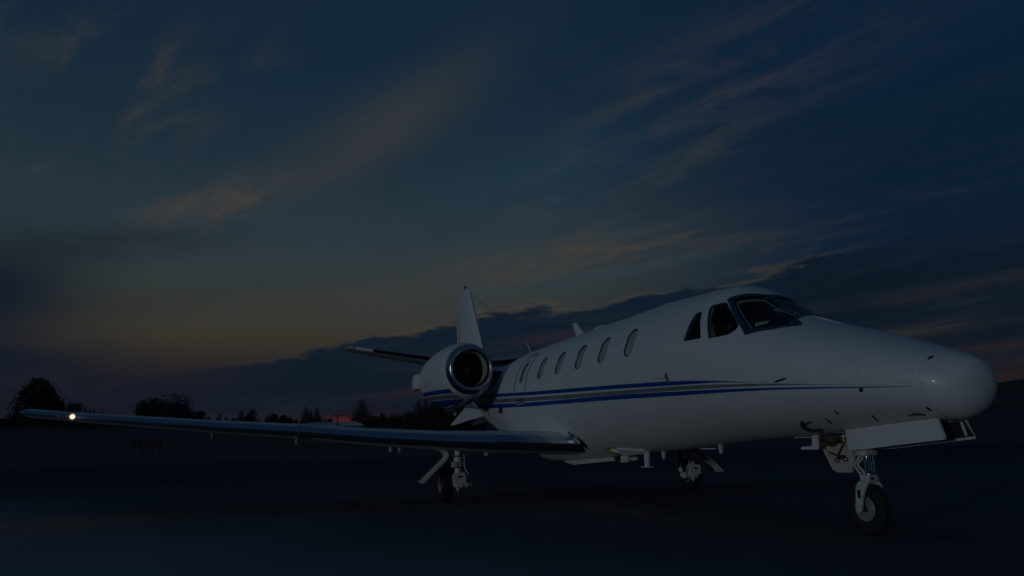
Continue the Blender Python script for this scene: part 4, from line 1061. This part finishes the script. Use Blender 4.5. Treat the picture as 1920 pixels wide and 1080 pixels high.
# fork: crown and two arms
b = B(); b.box((1.605, 0, .502), (.125, .135, .075), None, .022); b.tube([(1.60, -.075, .455), (1.605, .0, .495), (1.60, .075, .455)], [.034, .045, .034], 12)
b.make('fork_crown', 'gearwhite', ng)
WC = Vector((1.655, 0, .232))
for sg in (1, -1):
    P = [Vector((1.61, .055*sg, .478)), Vector((1.612, .092*sg, .43)), Vector((1.622, .108*sg, .36)), Vector((1.64, .106*sg, .28)), Vector((1.655, .105*sg, .225))]
    V = []; F = []; ws_ = (.060, .058, .046, .034, .028)
    for p, w_ in zip(P, ws_): V += [p+Vector((-w_, -.011, 0)), p+Vector((w_, -.011, 0)), p+Vector((w_, .011, 0)), p+Vector((-w_, .011, 0))]
    for i in range(4):
        for k in range(4): F.append((i*4+k, i*4+(k+1) % 4, i*4+4+(k+1) % 4, i*4+4+k))
    F += [(0, 3, 2, 1), (16, 17, 18, 19)]
    b = B(); b.add(V, F); b.lathe((1.655, .094*sg, .230), (0, sg, 0), [(0, .032), (.022, .032), (.026, .024), (.026, .012), (.018, 0)], 20); fa = b.make('fork_arm', 'gearwhite', ng)
    b = B(); b.box((1.622, .1215*sg, .365), (.034, .003, .072), None, .001); b.make('data_plate', 'black', ng)
B().tube([(1.655, -.11, .230), (1.655, .11, .230)], .014, 12).make('axle', 'steel', ng)
B().lathe((1.545, .03, .505), (-1, .3, 0), [(0, .018), (.012, .017), (.014, 0)], 14).make('tow_fitting', 'brass', ng)
B().lathe((1.66, .066, .500), (0, 1, 0), [(0, .022), (.010, .021), (.011, 0)], 14).make('link_pivot', 'black', ng)
B().tube([(1.57, .02, .555), (1.50, .03, .562), (1.43, .035, .566)], [.010, .009, .012], 8).make('tow_pin', 'brass', ng)
# scissor links behind the strut
for sg in (1, -1):
    B().tube([(1.64, .025*sg, .72), (1.745, .02*sg, .625), (1.66, .03*sg, .53)], [.014, .012, .014], 8).make('torque_link', 'gearwhite', ng)
B().tube([(1.86, 0, .90), (1.74, 0, .78), (1.63, 0, .70)], [.022, .022, .018], 10).make('drag_brace', 'gearwhite', ng)
wheel(ng, WC, .233, .125, .115, 0.0, 2)
# doors: two long ones, one scooped aft fairing
for sg in (1, -1):
    z_ = lambda x: FUS.bottom(x, .14, 0).z-.002
    top_ = [(x, .150*sg, z_(x)) for x in (.64, .95, 1.3, 1.66)]; bot_ = [(1.62, .165*sg, .765), (1.42, .168*sg, .772), (1.0, .168*sg, .81), (.585, .165*sg, .845)]
    b = B(); b.slab(top_+bot_, .022); dr_ = b.make('nose_gear_door', 'white', jet, False)
    b = B(); b.slab([(x, .133*sg, z-.02) for x, _, z in top_]+[(x, .150*sg, z+.02) for x, _, z in bot_], .010); b.make('door_liner', 'bay' if sg > 0 else 'dark', dr_, False)
    for x in (.74, .80, .86): B().lathe((x, .13*sg, .94), (0, -sg, 0), [(0, .014), (.03, .012), (.032, 0)], 8).make('hinge_roller', 'steel', dr_)
    b = B(); b.tube([(.66, .125*sg, .985), (.64, .135*sg, .87)], .012, 8); b.make('door_arm', 'gearwhite', dr_)
# aft strut fairing, seen from inside: a shallow dish with ribs and rods
ZF = Vector((0, 0, 0))
outer = [(2.37,-.15,.893), (2.37,-.15,.84), (2.28,-.15,.69), (2.19,-.15,.556), (2.13,-.15,.535), (1.954,-.15,.542), (1.893,-.15,.711), (1.94,-.15,.82), (1.985,-.15,.893)]
b = B(); b.slab(outer, .014); af = b.make('strut_fairing', 'bay', jet, False)
b = B(); b.tube([(2.35,-.13,.87), (2.18,-.13,.57), (2.12,-.13,.55), (1.965,-.13,.555)], .012, 6); b.tube([(1.985,-.13,.885), (1.91,-.13,.71), (1.965,-.13,.555)], .011, 6); b.make('fairing_rim', 'gearwhite', af)
b = B(); b.tube([(1.97,-.12,.86), (2.10,-.12,.70)], .009, 6); b.tube([(2.22,-.12,.74), (2.06,-.12,.69)], .009, 6); b.make('control_rod', 'steel', af)
for p in ((2.12, -.12, .68), (2.00, -.12, .69)): B().lathe(Vector(p)-Vector((0, .02, .02)), (-.4, 1, 0), [(0, .026), (.03, .024), (.04, .012), (.044, 0)], 14).make('roller', 'steel', af)
B().box((2.05, -.12, .69), (.08, .05, .045), None, .008).make('linkage_block', 'dark', af)
b = B(); b.box((2.02, .0, .86), (.16, .12, .06), None, .01); b.box((2.08, .03, .83), (.05, .06, .06)); b.tube([(2.16, .04, .88), (2.0, .05, .82)], .012, 6); b.make('gear_actuator', 'brass', jet)
B().lathe((1.80, .06, .885), (0, 0, -1), [(0, .012), (.03, .014), (.05, .008), (.055, 0)], 10).make('grease_fitting', 'yellowfit', jet)
# T-shaped blade antenna aft of the nose gear
b = B(); b.slab([(2.25, .03, .91), (2.17, .03, .91), (2.18, .03, .78), (2.20, .03, .768), (2.42, .03, .768), (2.44, .03, .782), (2.42, .03, .797), (2.27, .03, .805)], .018); b.make('belly_antenna', 'white', jet, False)
b = B(); b.slab([(2.50, .06, .893), (2.12, .06, .893), (2.14, .02, .886), (2.40, .02, .886)], .008); b.make('antenna_plate', 'gearwhite', jet, False)

# ---- main gear (trailing link)
for sg in (1, -1):
    y = 2.22*sg; b = B()
    b.tube([(8.06, y, .95), (8.05, y, .84), (8.05, y, .74)], [.062, .066, .060], 18)
    b.tube([(8.05, y, .72), (8.05, y, .56)], [.075, .072], 18)
    b.tube([(8.05, y, .545), (8.05, y, .47)], [.055, .06], 18)
    mg = b.make('main_gear', 'gearwhite', jet)
    for z in (.73, .55): B().lathe((8.05, y, z-.008), (0, 0, 1), [(0, .064), (.016, .064)], 20).make('strut_band', 'black', mg)
    b = B(); b.slab([(7.98, y-.075, .47), (7.98, y+.075, .47), (7.98, y+.105, .415), (7.98, y+.10, .30), (7.98, y-.10, .30), (7.98, y-.105, .415)], .10); b.box((8.02, y, .33), (.13, .15, .20), None, .03); b.make('knee_forging', 'gearwhite', mg, False)
    b = B(); b.box((7.925, y, .405), (.012, .06, .034)); b.make('data_plate', 'black', mg, False)
    b = B(); b.tube([(8.02, y, .285), (8.18, y+.0*sg, .285), (8.38, y, .285)], [.075, .066, .062], 16); b.make('trailing_link', 'gearwhite', mg)
    for x in (8.14, 8.24, 8.30): B().lathe((x, y, .285), (1, 0, 0), [(0, .073), (.014, .073)], 20).make('hose_clamp', 'black', mg)
    # pivot pin across the knee, capped inboard
    b = B(); b.tube([(8.03, y+.02*sg, .285), (8.03, y-.165*sg, .285)], .064, 18); b.make('pivot_pin', 'gearwhite', mg)
    B().lathe((8.03, y-.165*sg, .285), (0, -sg, 0), [(0, .063), (.05, .058), (.075, .035), (.08, 0)], 20).make('pivot_cap', 'orange' if sg > 0 else 'gearwhite', mg)
    B().lathe((8.03, y-.150*sg, .285), (0, -sg, 0), [(0, .066), (.014, .066)], 20).make('pivot_band', 'bluefit', mg)
    b = B(); b.tube([(8.04, y+.01, .24), (8.03, y+.01, .17)], [.034, .012], 10); b.make('jacking_point', 'gearwhite', mg)
    b = B(); b.tube([(8.40, y-.02*sg, .86), (8.40, y-.02*sg, .50)], .042, 14); b.tube([(8.40, y-.02*sg, .52), (8.40, y-.02*sg, .34)], .026, 12); b.make('shock_absorber', 'dark', mg)
    B().lathe((8.40, y-.02*sg, .33), (0, 0, 1), [(0, .04), (.05, .05), (.08, .035)], 14).make('shock_foot', 'gearwhite', mg)
    b = B(); b.tube([(7.985, y-.085*sg, .76), (7.985, y-.09*sg, .60), (7.97, y-.10*sg, .52), (7.96, y-.15*sg, .44), (7.99, y-.155*sg, .36)], .009, 8); b.make('brake_hose', 'gearwhite', mg)
    b = B(); b.tube([(7.985, y-.10*sg, .70), (7.985, y-.098*sg, .56)], .013, 8); b.make('swivel_joint', 'bluefit', mg)
    b = B(); b.tube([(8.0, y-.09*sg, .66), (7.98, y-.27*sg, .735)], .008, 6); b.make('door_link', 'steel', mg)
    B().lathe((8.0, y+.075*sg, .60), (0, sg, 0), [(-.03, .05), (.03, .05), (.045, .03), (.045, 0)], 14).make('uplock_roller', 'gearwhite', mg)
    B().tube([(8.38, y, .285), (8.38, y+.24*sg, .285)], .03, 12).make('axle', 'steel', mg)
    B().lathe((8.38, y+.03*sg, .285), (0, sg, 0), [(0, .11), (.06, .115), (.07, .09)], 24).make('brake_pack', 'dark', mg)
    wheel(mg, Vector((8.38, y+.155*sg, .283)), .283, .185, .135, 0, 5)
    # leg door: hinged outboard, cranked, hanging away from the leg
    path = [Vector((8.11, 2.86*sg, .905)), Vector((8.11, 2.650*sg, .872)), Vector((8.11, 2.470*sg, .825)), Vector((8.11, 2.405*sg, .775)), Vector((8.11, 2.415*sg, .71)), Vector((8.11, 2.530*sg, .60)), Vector((8.11, 2.830*sg, .325))]
    hwd = (.10, .12, .135, .14, .14, .15, .15); V = []; F = []
    for i, (p, hw_) in enumerate(zip(path, hwd)):
        t = (path[min(i+1, 6)]-path[max(i-1, 0)]).normalized(); nn = Vector((0, -t.z, t.y))*.014
        V += [p+Vector((-hw_, 0, 0))+nn, p+Vector((hw_, 0, 0))+nn, p+Vector((hw_, 0, 0))-nn, p+Vector((-hw_, 0, 0))-nn]
    for i in range(6):
        for k in range(4): F.append((i*4+k, i*4+(k+1) % 4, i*4+4+(k+1) % 4, i*4+4+k))
    F += [(0, 3, 2, 1), (24, 25, 26, 27)]
    dm = mesh('main_gear_door', V, F, 'gearwhite', jet)
    b = B(); b.tube([path[4]+Vector((.10, -.03*sg, -.03)), path[6]+Vector((.10, -.06*sg, .05))], .008, 6); b.make('door_rod', 'steel', dm)
print('objects', len(bpy.data.objects))
